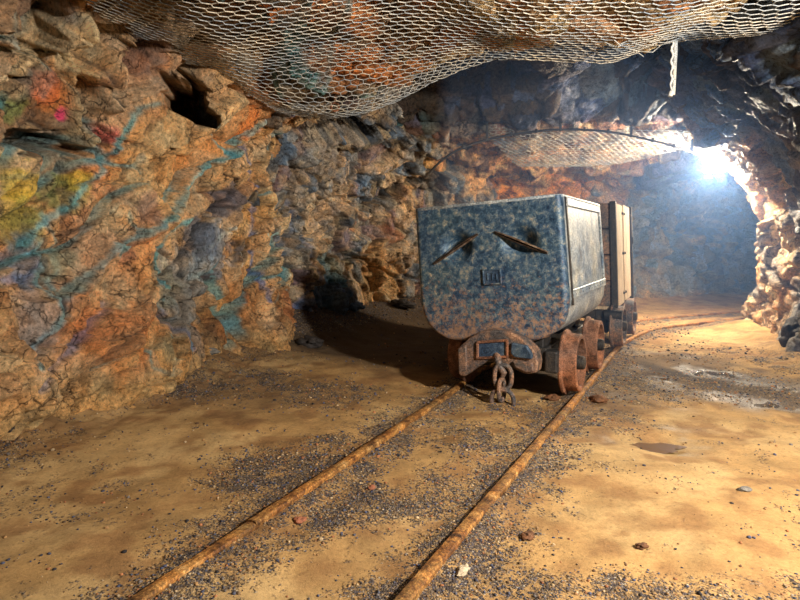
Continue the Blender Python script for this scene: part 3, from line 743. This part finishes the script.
# ------------------------------------------------------------------ rails
def rail(name, path, label, u0, u1, seed, dz=0.0, capr=False):
    n = max(12, int((u1 - u0) * 260)); c = path
    L = np.r_[0, np.cumsum(np.linalg.norm(np.diff(c, axis=0), axis=1))]
    s = np.linspace(u0 * L[-1], u1 * L[-1], n); x = np.interp(s, L, c[:, 0]); y = np.interp(s, L, c[:, 1])
    t = np.stack([np.gradient(x), np.gradient(y)], 1); t /= np.linalg.norm(t, axis=1)[:, None]; nn = np.stack([t[:, 1], -t[:, 0]], 1)
    prof = [(-.034, -.07), (-.034, -.058), (-.009, -.048), (-.008, .002), (-.021, .010), (-.023, .030), (-.019, .038), (.0, .041), (.019, .038), (.023, .030), (.021, .010), (.008, .002), (.009, -.048), (.034, -.058), (.034, -.07)]
    m = len(prof); V = []
    j = fbm(np.c_[x * 3, y * 3, 0 * x + seed], 4, 4, seed, .7) * .006
    for i in range(n):
        for (a, b) in prof: V.append((x[i] + nn[i, 0] * (a + j[i]), y[i] + nn[i, 1] * (a + j[i]), b + dz + j[i] * 1.2))
    Fc = [(i * m + k, i * m + (k + 1) % m, (i + 1) * m + (k + 1) % m, (i + 1) * m + k) for i in range(n - 1) for k in range(m)]
    Fc += [tuple(range(m - 1, -1, -1)), tuple((n - 1) * m + k for k in range(m))]
    o = mesh(name, V, Fc, M_RAIL, None, False); return tag(o, label, 'rail')
# the joint of the left rail
L = np.r_[0, np.cumsum(np.linalg.norm(np.diff(CL, axis=0), axis=1))]; jp = np.array(ground(243, 522, .04)); uj = L[np.argmin(np.linalg.norm(CL - jp, axis=1))] / L[-1]
lo = rail('rail', CL, 'rusty left rail from its joint to under the wagons and round the bend', uj, 1, 2)
rail('rail', CL, 'short rusty length of the left rail nearest the camera, before the joint', 0, uj + .006, 3, -.004)
rail('rail', CR, 'rusty right rail from the foreground under the wagon wheel and round the bend', 0, 1, 4)

# ------------------------------------------------------------------ wagons
ZR = .040                                    # top of rail
def wheel(parent, x, y, side, R=.20, mat=None):
    """side=+1 right wheel: flange toward the inside"""
    w = empty_part = None
    s = side
    f = lambda pr: [(q[0] * s, q[1]) for q in (pr if s > 0 else pr[::-1])]
    rim = f([(-.055, R - .05), (-.055, R + .022), (-.045, R + .027), (-.033, R + .024), (-.026, R + .002), (.0, R), (.055, R - .004), (.060, R - .010), (.060, R - .034), (.0, R - .04)])
    o = MB().lathe_x(rim, (x, y, R + ZR), 48).build('wheel', mat or M_RUST, parent, True)
    web = f([(-.030, .03), (-.030, R - .045), (-.012, R - .042), (-.008, .03)])
    MB().lathe_x(web, (x, y, R + ZR), 40).build('web', M_DARK, o, True)
    hub = f([(-.04, .02), (-.04, .055), (.03, .050), (.075, .046), (.085, .035), (.085, .0), (.0, .0)])
    MB().lathe_x(hub, (x, y, R + ZR), 24).build('hub', M_DARK, o, True)
    sp = MB()
    for k in range(5):
        a = 2 * math.pi * k / 5 + .3
        sp.tube([(x - .004 * s, y + .045 * math.cos(a), R + ZR + .045 * math.sin(a)), (x - .004 * s, y + (R - .04) * math.cos(a), R + ZR + (R - .04) * math.sin(a))], .014, 6)
    sp.build('spokes', M_DARK, o, True)
    return o

def underframe(root, y1, y2, gauge=.80, front=-.2, rear=1.1, z0=.28, z1=.40, wmat=None):
    for s in (-1, 1):
        MB().box(s * .24 - .04, s * .24 + .04, front, rear, z0, z1, .008).build('sill', M_DARK, root)
        for y in (y1, y2):
            wheel(root, s * (gauge / 2 + .004), y, s, mat=wmat)
            bx = MB().box(s * .25 - .07, s * .25 + .07, y - .09, y + .09, .17, .31, .015, 2)
            bx.build('axle_box', M_DARK, root)
    for y in (y1, y2):
        MB().tube([(-.36, y, .24), (.36, y, .24)], .028, 14).build('axle', M_DARK, root, True)
    for y in (front + .05, rear - .05, (front + rear) / 2):
        MB().box(-.28, .28, y - .04, y + .04, z0 + .01, z1 - .005, .006).build('cross_beam', M_DARK, root)

W1 = (.850, 4.385, 0)
w1 = empty('mine_wagon', W1, -A)
tag(w1, 'dented blue grey steel mine wagon with two slanting gashes like closed eyes', 'mine wagon')
ROLL = Matrix.Translation((-.06, 0, 0)) @ Matrix.Rotation(math.radians(-4.0), 4, 'Y')
FY, RY = -.28, 1.15                          # front and rear of the tub
HWZ = np.array([.385, .392, .41, .45, .51, .58, .66, 1.0, 1.36]); HWX = np.array([.20, .30, .37, .44, .50, .532, .545, .545, .545])
hw = lambda z: np.interp(z, HWZ, HWX)
def face_xy(px_, py_):                       # pixel -> (x, z) on the tub's front plane, before its roll
    ca, sa = math.cos(A), math.sin(A)
    r = np.array([(px_ - 400) / F, 1.0, -(py_ - HOR) / F]); o_ = np.array([0, 0, H])
    n = np.array([sa, ca, 0]); t = (n @ (np.array(W1) - o_) + FY) / (n @ r); p = o_ + t * r - np.array(W1)
    v = ROLL.inverted() @ Vector((p[0] * ca - p[1] * sa, FY, p[2])); return v.x, v.z
# front plate as a fine sheet with its two dents
nu_, nv_ = 150, 130
zz = np.r_[np.linspace(.385, .60, 44, endpoint=False), np.linspace(.60, 1.36, 86)]
uu = np.linspace(-1, 1, nu_)
U, Z = np.meshgrid(uu, zz, indexing='ij'); HWg = hw(Z); Xp = U * HWg
edge = np.minimum(HWg - np.abs(Xp), np.minimum(1.36 - Z + .03, (Z - .385) * 1.2 + .0)); 
Yp = FY + .045 * (1 - np.sqrt(np.clip(1 - (1 - np.clip(edge / .045, 0, 1)) ** 2, 0, 1)))
for (px_, py_, rx, rz, dp) in [(457, 247, .125, .125, .085), (520, 242, .140, .120, .085)]:
    cx, cz = face_xy(px_, py_); q = np.sqrt(((Xp - cx) / rx) ** 2 + ((Z - cz) / rz) ** 2); Yp = Yp + dp * (1 - sstep(.0, 1.15, q)) 
Pn = np.stack([Xp, Yp, Z], 2).reshape(-1, 3)
Yp2 = Pn[:, 1] + .006 * fbm(Pn, 2.5, 3, 4) + .0015 * fbm(Pn, 14, 3, 5); Pn[:, 1] = Yp2
rot = np.array(ROLL.to_3x3()); tr = np.array(ROLL.translation)
fp = mesh('front_plate', Pn @ rot.T + tr, gridfaces(nu_, nv_), M_TUB, w1, True)
fp['label'] = 'mottled blue grey front plate with two dents'
# tub shell: swept section, open at the top, with thickness
sec = [(x, z) for x, z in zip(HWX[::-1], HWZ[::-1])]
sec = [(x, z) for x, z in sec] + [(-x, z) for x, z in sec[::-1]]
inn = [(x * .965 if abs(x) > .21 else x, z + (.02 if z < .6 else 0)) for x, z in sec]
mb = MB(); m_ = len(sec); ysx = [FY + .04, FY + .06, .2, .7, RY - .02, RY]
V = []; Fc = []
for y in ysx:
    sc = 1.0
    for x, z in sec: V.append((x * sc, y, z))
for y in ysx:
    for x, z in inn: V.append((x, y, z))
nO = len(ysx) * m_
for i in range(len(ysx) - 1):
    for k in range(m_ - 1):
        Fc.append((i * m_ + k, (i + 1) * m_ + k, (i + 1) * m_ + k + 1, i * m_ + k + 1))
        Fc.append((nO + i * m_ + k, nO + i * m_ + k + 1, nO + (i + 1) * m_ + k + 1, nO + (i + 1) * m_ + k))
    for k in (0, m_ - 1):
        Fc.append((i * m_ + k, nO + i * m_ + k, nO + (i + 1) * m_ + k, (i + 1) * m_ + k))
e = (len(ysx) - 1) * m_
Fc.append(tuple(e + k for k in range(m_)))     # rear plate
mb.add(V, Fc).xf(ROLL).build('tub_body', M_SIDE, w1, True)
# rims, corner strip, side frame
mb = MB().tube([(s_[0], s_[1], 1.355) for s_ in [(-.535, FY + .03), (-.50, FY + .008), (.50, FY + .008), (.535, FY + .03), (.548, RY - .01), (-.548, RY - .01)]], .013, 8, closed=True)
mb.xf(ROLL).build('top_rim', M_SIDE, w1, True)
for s in (-1, 1):
    MB().box(s * .550 - .006, s * .550 + .006, FY + .085, FY + .115, .62, 1.35, .003).xf(ROLL).build('corner_strip', M_DARK, w1)
    b_ = MB().box(s * .553 - .009, s * .553 + .009, FY + .10, RY - .02, .665, .725, .004).xf(ROLL).build('side_strap', M_SIDE, w1)
    for k in range(11):
        y = FY + .16 + k * .12; MB().lathe_x([(0, .0), (.007 * s, .0), (.006 * s, .007), (.0, .010)], (s * .560, y, .695), 10).xf(ROLL).build('rivet', M_SIDE, b_, True)
    MB().box(s * .551 - .007, s * .551 + .007, FY + .12, RY - .02, 1.29, 1.345, .004).xf(ROLL).build('top_flange', M_SIDE, w1)
    MB().box(s * .551 - .007, s * .551 + .007, RY - .06, RY - .01, .67, 1.345, .004).xf(ROLL).build('rear_flange', M_SIDE, w1)
# gashes: torn lips over a dark slit
def gash(p0, p1, w, dy, label, open_=1.0):
    a = np.array(face_xy(*p0)); b = np.array(face_xy(*p1)); n = 15; dirv = (b - a); L_ = np.linalg.norm(dirv); dirv /= L_; nr = np.array([-dirv[1], dirv[0]])
    root_y = FY - .004
    def strip(sgn, wid, out, mat, nm, par=None):
        V = []; Fc = []
        for i in range(n):
            t = i / (n - 1); c = a + (b - a) * t; k = math.sin(math.pi * min(1, max(0, t))) ** .7 * open_ 
            o1 = c + nr * sgn * (.002 + wid * k); o2 = c + nr * sgn * (.003 + wid * k + .005 + .003 * k)
            yb = root_y - out * (.4 + .6 * k); 
            V += [(o1[0], yb, o1[1]), (o2[0], yb + .012, o2[1]), (o2[0], yb + .024, o2[1]), (o1[0], yb + .010, o1[1])]
        for i in range(n - 1):
            for k in range(4): Fc.append((i * 4 + k, i * 4 + (k + 1) % 4, (i + 1) * 4 + (k + 1) % 4, (i + 1) * 4 + k))
        Fc += [(3, 2, 1, 0), tuple((n - 1) * 4 + k for k in range(4))]
        o = mesh(nm, np.array(V) @ rot.T + tr, [tuple(f) for f in Fc], mat, par, False); return o
    # black slit body standing in for the shade of the opening
    V = []; Fc = []
    for i in range(n):
        t = i / (n - 1); c = a + (b - a) * t; k = math.sin(math.pi * t) ** .7 * open_
        for q, yy in ((w * k + .004, .0), (-w * k - .004, .0)):
            o_ = c + nr * q; V.append((o_[0], root_y - .006, o_[1])); V.append((o_[0], root_y + .04, o_[1]))
    for i in range(n - 1):
        j = i * 4; k = j + 4
        Fc += [(j, j + 2, k + 2, k), (j + 1, k + 1, k + 3, j + 3), (j, k, k + 1, j + 1), (j + 2, j + 3, k + 3, k + 2)]
    g = mesh('gash', np.array(V) @ rot.T + tr, Fc, M_VOID, w1); g['label'] = label
    strip(1, w, .030, M_BARE, 'torn_lip', g); strip(-1, w, .022, M_BARE, 'torn_lip', g)
gash((434, 264), (478, 234), .001, 0, 'left narrow gash with a torn bare edge')
gash((495, 232), (548, 253), .005, 0, 'right gash with wider curled torn edge')
# number plate
cx, cz = face_xy(492.5, 276.5)
pl = MB().box(cx - .058, cx + .058, FY - .012, FY + .004, cz - .046, cz + .046, .004).xf(ROLL).build('number_plate', M_BLUEIRON, w1)
fr = MB()
for (a0, a1, b0, b1) in ((-.068, .068, .044, .056), (-.068, .068, -.056, -.044), (-.068, -.056, -.056, .056), (.056, .068, -.056, .056)):
    fr.box(cx + a0, cx + a1, FY - .018, FY + .004, cz + b0, cz + b1, .002)
fr.xf(ROLL).build('plate_frame', M_TUB, pl)
dg = MB()                                     # worn raised strokes, read as 1 0
for (x0, x1, z0, z1) in ((-.036, -.026, -.024, .024), (.0, .008, -.024, .024), (.030, .038, -.024, .024), (.0, .038, .018, .026), (.0, .038, -.026, -.018)):
    dg.box(cx + x0, cx + x1, FY - .018, FY - .008, cz + z0, cz + z1, .001)
dg.xf(ROLL).build('raised_digits', M_TUB, pl)
# bumper casting
def fpx(pts): return [face_xy(x, y) for x, y in pts]
BY = FY - .10
out = [(464, 345), (474, 336), (484, 330), (499, 327.5), (514, 330), (528, 337), (540, 349), (542, 360), (541, 370), (530, 371.5), (516, 365), (506, 360), (492, 359.5), (482, 365), (470, 373.5), (464, 373), (463, 360)]
po = [((x * .99), z) for x, z in fpx(out)]
cb = MB().prism_y(po[::1], BY, FY + .03).xf(ROLL).build('bumper', M_CAST, w1, False, None, .012)
cb['label'] = 'rusty arched cast bumper'
rc = fpx([(483, 340), (483, 355.5), (512, 354), (512, 338)])
MB().prism_y(rc, BY - .006, BY + .02).xf(ROLL).build('pocket_plate', M_BLUEIRON, cb, False, 'blue plate set in the bumper pocket')
rf = MB(); 
for i in range(4):
    p, q = rc[i], rc[(i + 1) % 4]; rf.tube([(p[0], BY - .010, p[1]), (q[0], BY - .010, q[1])], .010, 6)
rf.xf(ROLL).build('pocket_rim', M_RUST, cb, True)
lg = fpx([(517, 340), (532, 343), (537, 351), (537, 356), (520, 354), (516, 350)]); MB().prism_y(lg, BY - .03, BY + .02).xf(ROLL).build('lug', M_BLUEIRON, cb, False, None, .008)
lg = fpx([(518, 358), (537, 359), (539, 368), (531, 369), (520, 364)]); MB().prism_y(lg, BY - .025, BY + .02).xf(ROLL).build('lug', M_CAST, cb, False, None, .008)
lg = fpx([(464, 346), (472, 342), (473, 366), (465, 371)]); MB().prism_y(lg, BY - .02, BY + .02).xf(ROLL).build('lug', M_CAST, cb, False, None, .008)
MB().box(.27, .36, FY + .02, FY + .14, .20, .35, .015, 2).build('bracket', M_DARK, w1)
# hook and chain
def loc3(px_, py_, yl):                       # pixel -> local point on the plane y = yl of the wagon
    ca, sa = math.cos(A), math.sin(A); r = np.array([(px_ - 400) / F, 1.0, -(py_ - HOR) / F]); o_ = np.array([0, 0, H]); n = np.array([sa, ca, 0])
    t = (n @ (np.array(W1) - o_) + yl) / (n @ r); p = o_ + t * r - np.array(W1); return Vector((p[0] * ca - p[1] * sa, yl, p[2]))
YC = BY - .05
hk = MB().tube([loc3(496, 352, FY - .06), loc3(498, 360, YC + .01), loc3(500, 367, YC), loc3(504, 373, YC), loc3(502, 378, YC + .01)], [.026, .025, .024, .021, .014], 10)
hook = hk.build('coupling_hook', M_CAST, w1, True)
chain = None
def link(cpx, cpy, hwid, hht, ax, ycen, r=.0155):
    c = loc3(cpx, cpy, ycen); s = c; pts = []
    for k in range(28):
        t = 2 * math.pi * k / 28; ct, st_ = math.cos(t), math.sin(t)
        a_ = math.copysign(abs(ct) ** .8, ct) * hwid; b_ = math.copysign(abs(st_) ** .8, st_) * hht
        d_ = Vector((math.cos(ax), math.sin(ax), 0)); pts.append(c + d_ * a_ + Vector((0, 0, b_)))
    return MB().tube(pts, r, 8, closed=True)
for (a_) in [(503, 377, .056, .080, .25, YC), (501.5, 390, .035, .070, 1.35, YC - .005), (502.5, 401.5, .074, .078, .1, YC - .02)]:
    link(*a_).build('chain_link', M_CAST, hook, True)
underframe(w1, 0.0, .80, front=-.24, rear=1.10, z0=.26, z1=.36)
MB().box(-.30, .25, -.20, .02, .33, .43, .01).build('saddle', M_DARK, w1)
MB().box(-.30, .25, .85, 1.05, .33, .43, .01).build('saddle', M_DARK, w1)

# wooden wagon
w2 = empty('mine_wagon', (1.807, 6.14, 0), -A)
tag(w2, 'narrow mine wagon with tall pale wooden planks, standing behind the blue grey one', 'mine wagon')
R2 = Matrix.Rotation(math.radians(-1.2), 4, 'Y')
x0, x1, y0, y1, z0, z1 = -.44, .40, -.06, 1.22, .42, 1.455
random.seed(3)
for (a, b) in ((y0 + .035, y0 + .60), (y0 + .66, y1 - .02)):
    for xx in ((x1 - .04, x1), (x0, x0 + .04)):
        MB().box(xx[0], xx[1], a, b, z0 + random.uniform(-.02, .01), z1 + random.uniform(-.015, .01), .006, 1, .004).xf(R2).build('side_plank', M_WOOD, w2)
for y in (y0 + .0, y1 - .03):
    for xx in (x0 - .015, x1 - .04):
        MB().box(xx, xx + .06, y - .02, y + .05, z0 - .02, z1 + .01, .006).xf(R2).build('corner_post', M_DARK, w2)
for xx in (x0 + .04, x1 - .085):
    MB().box(xx, xx + .035, y0 + .58, y0 + .69, z0, z1 - .02, .005).xf(R2).build('batten', M_DARK, w2)
for (y, zn) in ((y0 + .01, 4), (y1 - .03, 4)):
    hgt = (z1 - z0) / zn
    for k in range(zn):
        MB().box(x0 + .03, x1 - .04, y, y + .035, z0 + k * hgt + .004, z0 + (k + 1) * hgt - .006, .005, 1, .003).xf(R2).build('end_board', M_CAST, w2)
MB().box(x0 + .02, x1 - .02, y0 + .02, y1 - .02, z0 - .03, z0 + .02, .004).xf(R2).build('floor_board', M_WOOD, w2)
for zb in (z0 + .10, z0 + .52, z1 - .09):
    for yb in (y0 + .06, y0 + .55, y0 + .70, y1 - .06):
        MB().lathe_x([(0, 0), (.014, 0), (.014, .012), (.0, .016)], (x1 + .002, yb, zb), 8).xf(R2).build('bolt', M_DARK, w2, True)
MB().box(x1 + .001, x1 + .03, y1 - .035, y1 + .0, z1 - .42, z1 - .34, .004).xf(R2).build('latch', M_DARK, w2)
underframe(w2, 0.0, .85, front=-.12, rear=1.25, z0=.30, z1=.40, wmat=M_CAST)
MB().tube([(.30, -.14, .36), (.46, -.14, .36)], .05, 14).build('buffer', M_DARK, w2, True)
MB().tube([(.02, -.62, .32), (.02, -.10, .33)], .02, 10).build('drawbar', M_DARK, w2, True)

# ------------------------------------------------------------------ wire nets
def net(name, inside, zfun, x0, x1, y0, y1, cw, label, r=.003, ang=0.0, seed=1):
    ch = cw * .86; segs = []; nodes = {}
    def P(u, v):
        k = (round(u * 1e4), round(v * 1e4))
        if k not in nodes: nodes[k] = (u, v)
        return k
    nx = int((x1 - x0) / cw) + 2; ny = int((y1 - y0) / (ch * .75)) + 2
    es = set()
    for j in range(ny):
        for i in range(nx):
            cx = x0 + i * cw + (cw / 2 if j % 2 else 0); cy = y0 + j * ch * .75
            pts = [(cx, cy + ch / 2), (cx + cw / 2, cy + ch / 4), (cx + cw / 2, cy - ch / 4), (cx, cy - ch / 2)]
            ks = [P(*p) for p in pts]
            for a, b in zip(ks[:-1], ks[1:]): es.add((a, b))
    keys = sorted({k for e_ in es for k in e_}); idx = {k: i for i, k in enumerate(keys)}
    U = np.array([nodes[k] for k in keys])
    U = U + .012 * np.stack([vnoise(np.c_[U * 5, U[:, :1] * 0], seed), vnoise(np.c_[U * 5 + 40, U[:, :1] * 0], seed + 1)], 1)
    Z = zfun(U[:, 0], U[:, 1]); P3 = np.c_[U, Z]; ok = inside(U[:, 0], U[:, 1])
    E = np.array([(idx[a], idx[b]) for a, b in sorted(es)]); E = E[ok[E[:, 0]] & ok[E[:, 1]]]
    r_ = np.random.default_rng(seed); E = E[r_.uniform(0, 1, len(E)) > .012]
    a = P3[E[:, 0]]; b = P3[E[:, 1]]; t = b - a; t /= np.linalg.norm(t, axis=1)[:, None] + 1e-9
    up = np.array([0, 0, 1.]); s1 = np.cross(t, up); s1 /= np.linalg.norm(s1, axis=1)[:, None] + 1e-9; s2 = np.cross(t, s1)
    V = []; 
    for base_ in (a, b):
        for k in range(4):
            q = math.pi / 2 * k; V.append(base_ + r * (s1 * math.cos(q) + s2 * math.sin(q)))
    V = np.stack(V, 1).reshape(-1, 3); m = len(E); o8 = (np.arange(m) * 8)[:, None]
    Fc = np.concatenate([o8 + np.array([[k, (k + 1) % 4, 4 + (k + 1) % 4, 4 + k]]) for k in range(4)], 0)
    return tag(mesh(name, V, Fc, M_WIRE), label, 'wire netting')
def sag(x, y, off, amp, s):
    b = ceil_at(x, y); q = ceil_base(x, y)
    z = np.minimum(b - .02, q - off + amp * vnoise(np.c_[x * 1.3, y * 1.3, 0 * x], s))
    return z
lipf = lambda x: np.interp(x, *LIP)
def in1(x, y):
    e_ = .06 * vnoise(np.c_[x * 6, y * 6, 0 * x], 9)
    lim = np.where(x < 1.35, lipf(x) + 1.1, lipf(x) + .02) + e_
    left = np.interp(y, [2.5, 4.0, 5.0, 6.5], [-1.95, -1.98, -1.62, -1.35])
    return (y < lim) & (x > left) & (x < 3.7)
net('wire_net', in1, lambda x, y: sag(x, y, .10, .05, 21), -2.2, 3.8, 2.7, 7.0, .095, 'large pale hexagonal wire net pinned under the near ceiling', .0038)
def in2(x, y):
    lo_ = np.interp(x, [.7, 1.6, 2.6, 3.9], [7.1, 7.28, 7.25, 7.3]); hi = np.interp(x, [1.0, 1.7, 3, 3.9], [7.3, 8.8, 8.9, 7.9])
    return (y > lo_) & (y < hi) & (x > 1.05)
net('wire_net', in2, lambda x, y: sag(x, y, .07, .04, 31), .7, 4.0, 7.0, 9.0, .085, 'far wire net hanging on the ceiling behind the cable and above the wagons', .0035)

# ------------------------------------------------------------------ cable, lamp, rod
LAMP = Vector((3.98, 7.6, 2.04))
cab = []
for (px_, py_, yy) in [(425, 178, 7.1), (440, 162, 7.1), (460, 149, 7.1), (490, 139, 7.15), (530, 132, 7.15), (570, 129.5, 7.2), (610, 132, 7.25), (650, 140, 7.35), (680, 148, 7.45), (700, 155, 7.6)]:
    cab.append(Vector(((px_ - 400) / F * yy, yy, H + (HOR - py_) / F * yy)))
cab.append(LAMP + Vector((0, .02, .10)))
cc = catmull([tuple(c) for c in cab], 80)
cable = MB().tube([Vector(c) for c in cc], .014, 8).build('cable', M_CABLE, None, True)
tag(cable, 'thick dark cable arching along the far ceiling to the bright lamp', 'cable')
for k in range(6, 76, 6):
    c = Vector(cc[k]); z = float(ceil_at(np.array([c.x]), np.array([c.y]))[0])
    MB().box(c.x - .012, c.x + .012, c.y - .016, c.y + .016, c.z - .018, max(c.z + .02, min(z + .02, c.z + .5)) if k % 18 == 0 else c.z + .03, .002).build('cable_tie', M_CABLE, cable)
lamp = empty('floodlight', LAMP, 0); tag(lamp, 'glaring floodlight fixed high on the rock at the bend of the tunnel', 'lamp')
dirn = Vector((-.55, -.80, -.35)).normalized(); rotq = dirn.to_track_quat('-Y', 'Z').to_matrix().to_4x4()
MB().box(-.10, .10, .03, .12, -.075, .075, .015, 2).xf(rotq).build('housing', M_HOUSING, lamp)
fr = MB()
for (a0, a1, b0, b1) in ((-.13, .13, .085, .105), (-.13, .13, -.105, -.085), (-.13, -.11, -.105, .105), (.11, .13, -.105, .105)):
    fr.box(a0, a1, -.01, .035, b0, b1, .004)
fr.xf(rotq).build('bezel', M_HOUSING, lamp)
M_GLOW = simple('lamp_glass', (1, .95, .85), .3, 0, (1.0, .88, .72), 1700)
b = bmesh.new(); bmesh.ops.create_uvsphere(b, u_segments=24, v_segments=14, radius=.085)
for v in b.verts: v.co = Vector((v.co.x * 1.2, v.co.y * 1.0 - .035, v.co.z))
MB().bm(b).xf(rotq).build('lens', M_GLOW, lamp, True)
zc_ = float(ceil_at(np.array([LAMP.x]), np.array([LAMP.y]))[0]) - LAMP.z
MB().tube([rotq @ Vector((-.14, .07, 0)), rotq @ Vector((-.15, .07, .14)), rotq @ Vector((0, .10, .18)), rotq @ Vector((.15, .07, .14)), rotq @ Vector((.14, .07, 0))], .010, 6).build('yoke', M_HOUSING, lamp, True)
MB().tube([rotq @ Vector((0, .10, .18)), Vector((0, .05, zc_ + .05))], .014, 8).build('mount', M_HOUSING, lamp, True)
# hanging rod
ry = 4.35; top = Vector(((676 - 400) / F * ry, ry, H + (HOR - 12) / F * ry)); bot = Vector(((673.5 - 400) / F * ry, ry, H + (HOR - 95) / F * ry))
tz = float(ceil_at(np.array([top.x]), np.array([ry]))[0]); top.z = max(top.z, tz + .05)
rod = MB().tube([top, top.lerp(bot, .5) + Vector((.004, 0, 0)), bot], [.017, .015, .012], 8).build('steel_rod', M_WIRE, None, True)
tag(rod, 'pale steel rod hanging down from the torn corner of the near net', 'rod')
kp = [top.lerp(bot, .2 + .82 * k / 40) + Vector((-.020 + .006 * math.sin(k * .9), -.004, 0)) for k in range(41)]
MB().tube(kp, [.005 + .006 * abs(math.sin(k * 1.3) * math.sin(k * .37)) + (.008 if k > 36 else 0) for k in range(41)], 7).build('mineral_crust', simple('white_crust', (.75, .74, .72), .6), rod, True)
# bolt ring under the net
rc_ = Vector(((335 - 400) / F * 5.2, 5.2, H + (HOR - 107) / F * 5.2))
ring = MB().tube([rc_ + Vector((.035 * math.cos(t), 0, .035 * math.sin(t))) for t in np.linspace(0, 2 * math.pi, 20, endpoint=False)], .009, 8, closed=True).build('bolt_ring', M_RUST, None, True)
tag(ring, 'small rusty ring hanging under the near net left of centre', 'ring')
MB().tube([rc_ + Vector((0, 0, .035)), rc_ + Vector((0, .01, .35))], .008, 6).build('eye_bolt', M_RUST, ring, True)

# ------------------------------------------------------------------ haze
def haze_mat():
    m = bpy.data.materials.new('haze'); m.use_nodes = True; nt = m.node_tree; nt.nodes.clear()
    out = nt.nodes.new('ShaderNodeOutputMaterial'); v = nt.nodes.new('ShaderNodeVolumeScatter')
    v.inputs['Color'].default_value = (.28, .50, 1.0, 1); v.inputs['Density'].default_value = .055; v.inputs['Anisotropy'].default_value = .3
    nt.links.new(v.outputs[0], out.inputs['Volume']); return m
hz = MB().box(.4, 9.5, 4.6, 12, -.2, 3.2, 0).build('haze', haze_mat()); tag(hz, 'thin blue damp haze filling the bend around the floodlight', 'haze', kind='stuff')

# ------------------------------------------------------------------ light
def light(name, kind, loc, energy, color, size=.2, target=None, **kw):
    l = bpy.data.lights.new(name, kind); l.energy = energy; l.color = color
    if kind == 'AREA': l.size = size
    else: l.shadow_soft_size = size
    for k, v in kw.items(): setattr(l, k, v)
    o = bpy.data.objects.new(name, l); COL.objects.link(o); o.location = loc
    if target is not None: o.rotation_euler = (Vector(target) - Vector(loc)).to_track_quat('-Z', 'Y').to_euler()
    return o
light('unseen_light', 'SPOT', (2.45, .75, 2.0), 960, (1.0, .925, .81), .10, (0, 4.6, .9), spot_size=math.radians(130), spot_blend=.6)
light('unseen_light', 'SPOT', (-.6, -.9, 1.9), 6, (1.0, .90, .78), .3, (-.6, 4.5, 1.2), spot_size=math.radians(120), spot_blend=.8)  # weak fill added behind the camera to lift the recess

w = bpy.data.worlds.new('mine_dark'); S.world = w; w.use_nodes = True
w.node_tree.nodes['Background'].inputs[0].default_value = (.5, .6, .8, 1); w.node_tree.nodes['Background'].inputs[1].default_value = .006

# ------------------------------------------------------------------ camera
cam = bpy.data.cameras.new('camera'); co_ = bpy.data.objects.new('camera', cam); COL.objects.link(co_)
co_.location = (0, 0, H); co_.rotation_euler = (math.pi / 2, 0, 0)
cam.sensor_width = 36; cam.lens = 36 * F / 800; cam.shift_y = -(300 - HOR) / 800; cam.clip_start = .05
S.camera = co_
S.view_settings.view_transform = 'Standard'; S.view_settings.look = 'None'; S.view_settings.gamma = 1; S.view_settings.exposure = 0
S.view_settings.use_curve_mapping = False
S.cycles.use_denoising = True
S.cycles.volume_bounces = 0; S.cycles.max_bounces = 4; S.cycles.diffuse_bounces = 1; S.cycles.glossy_bounces = 2
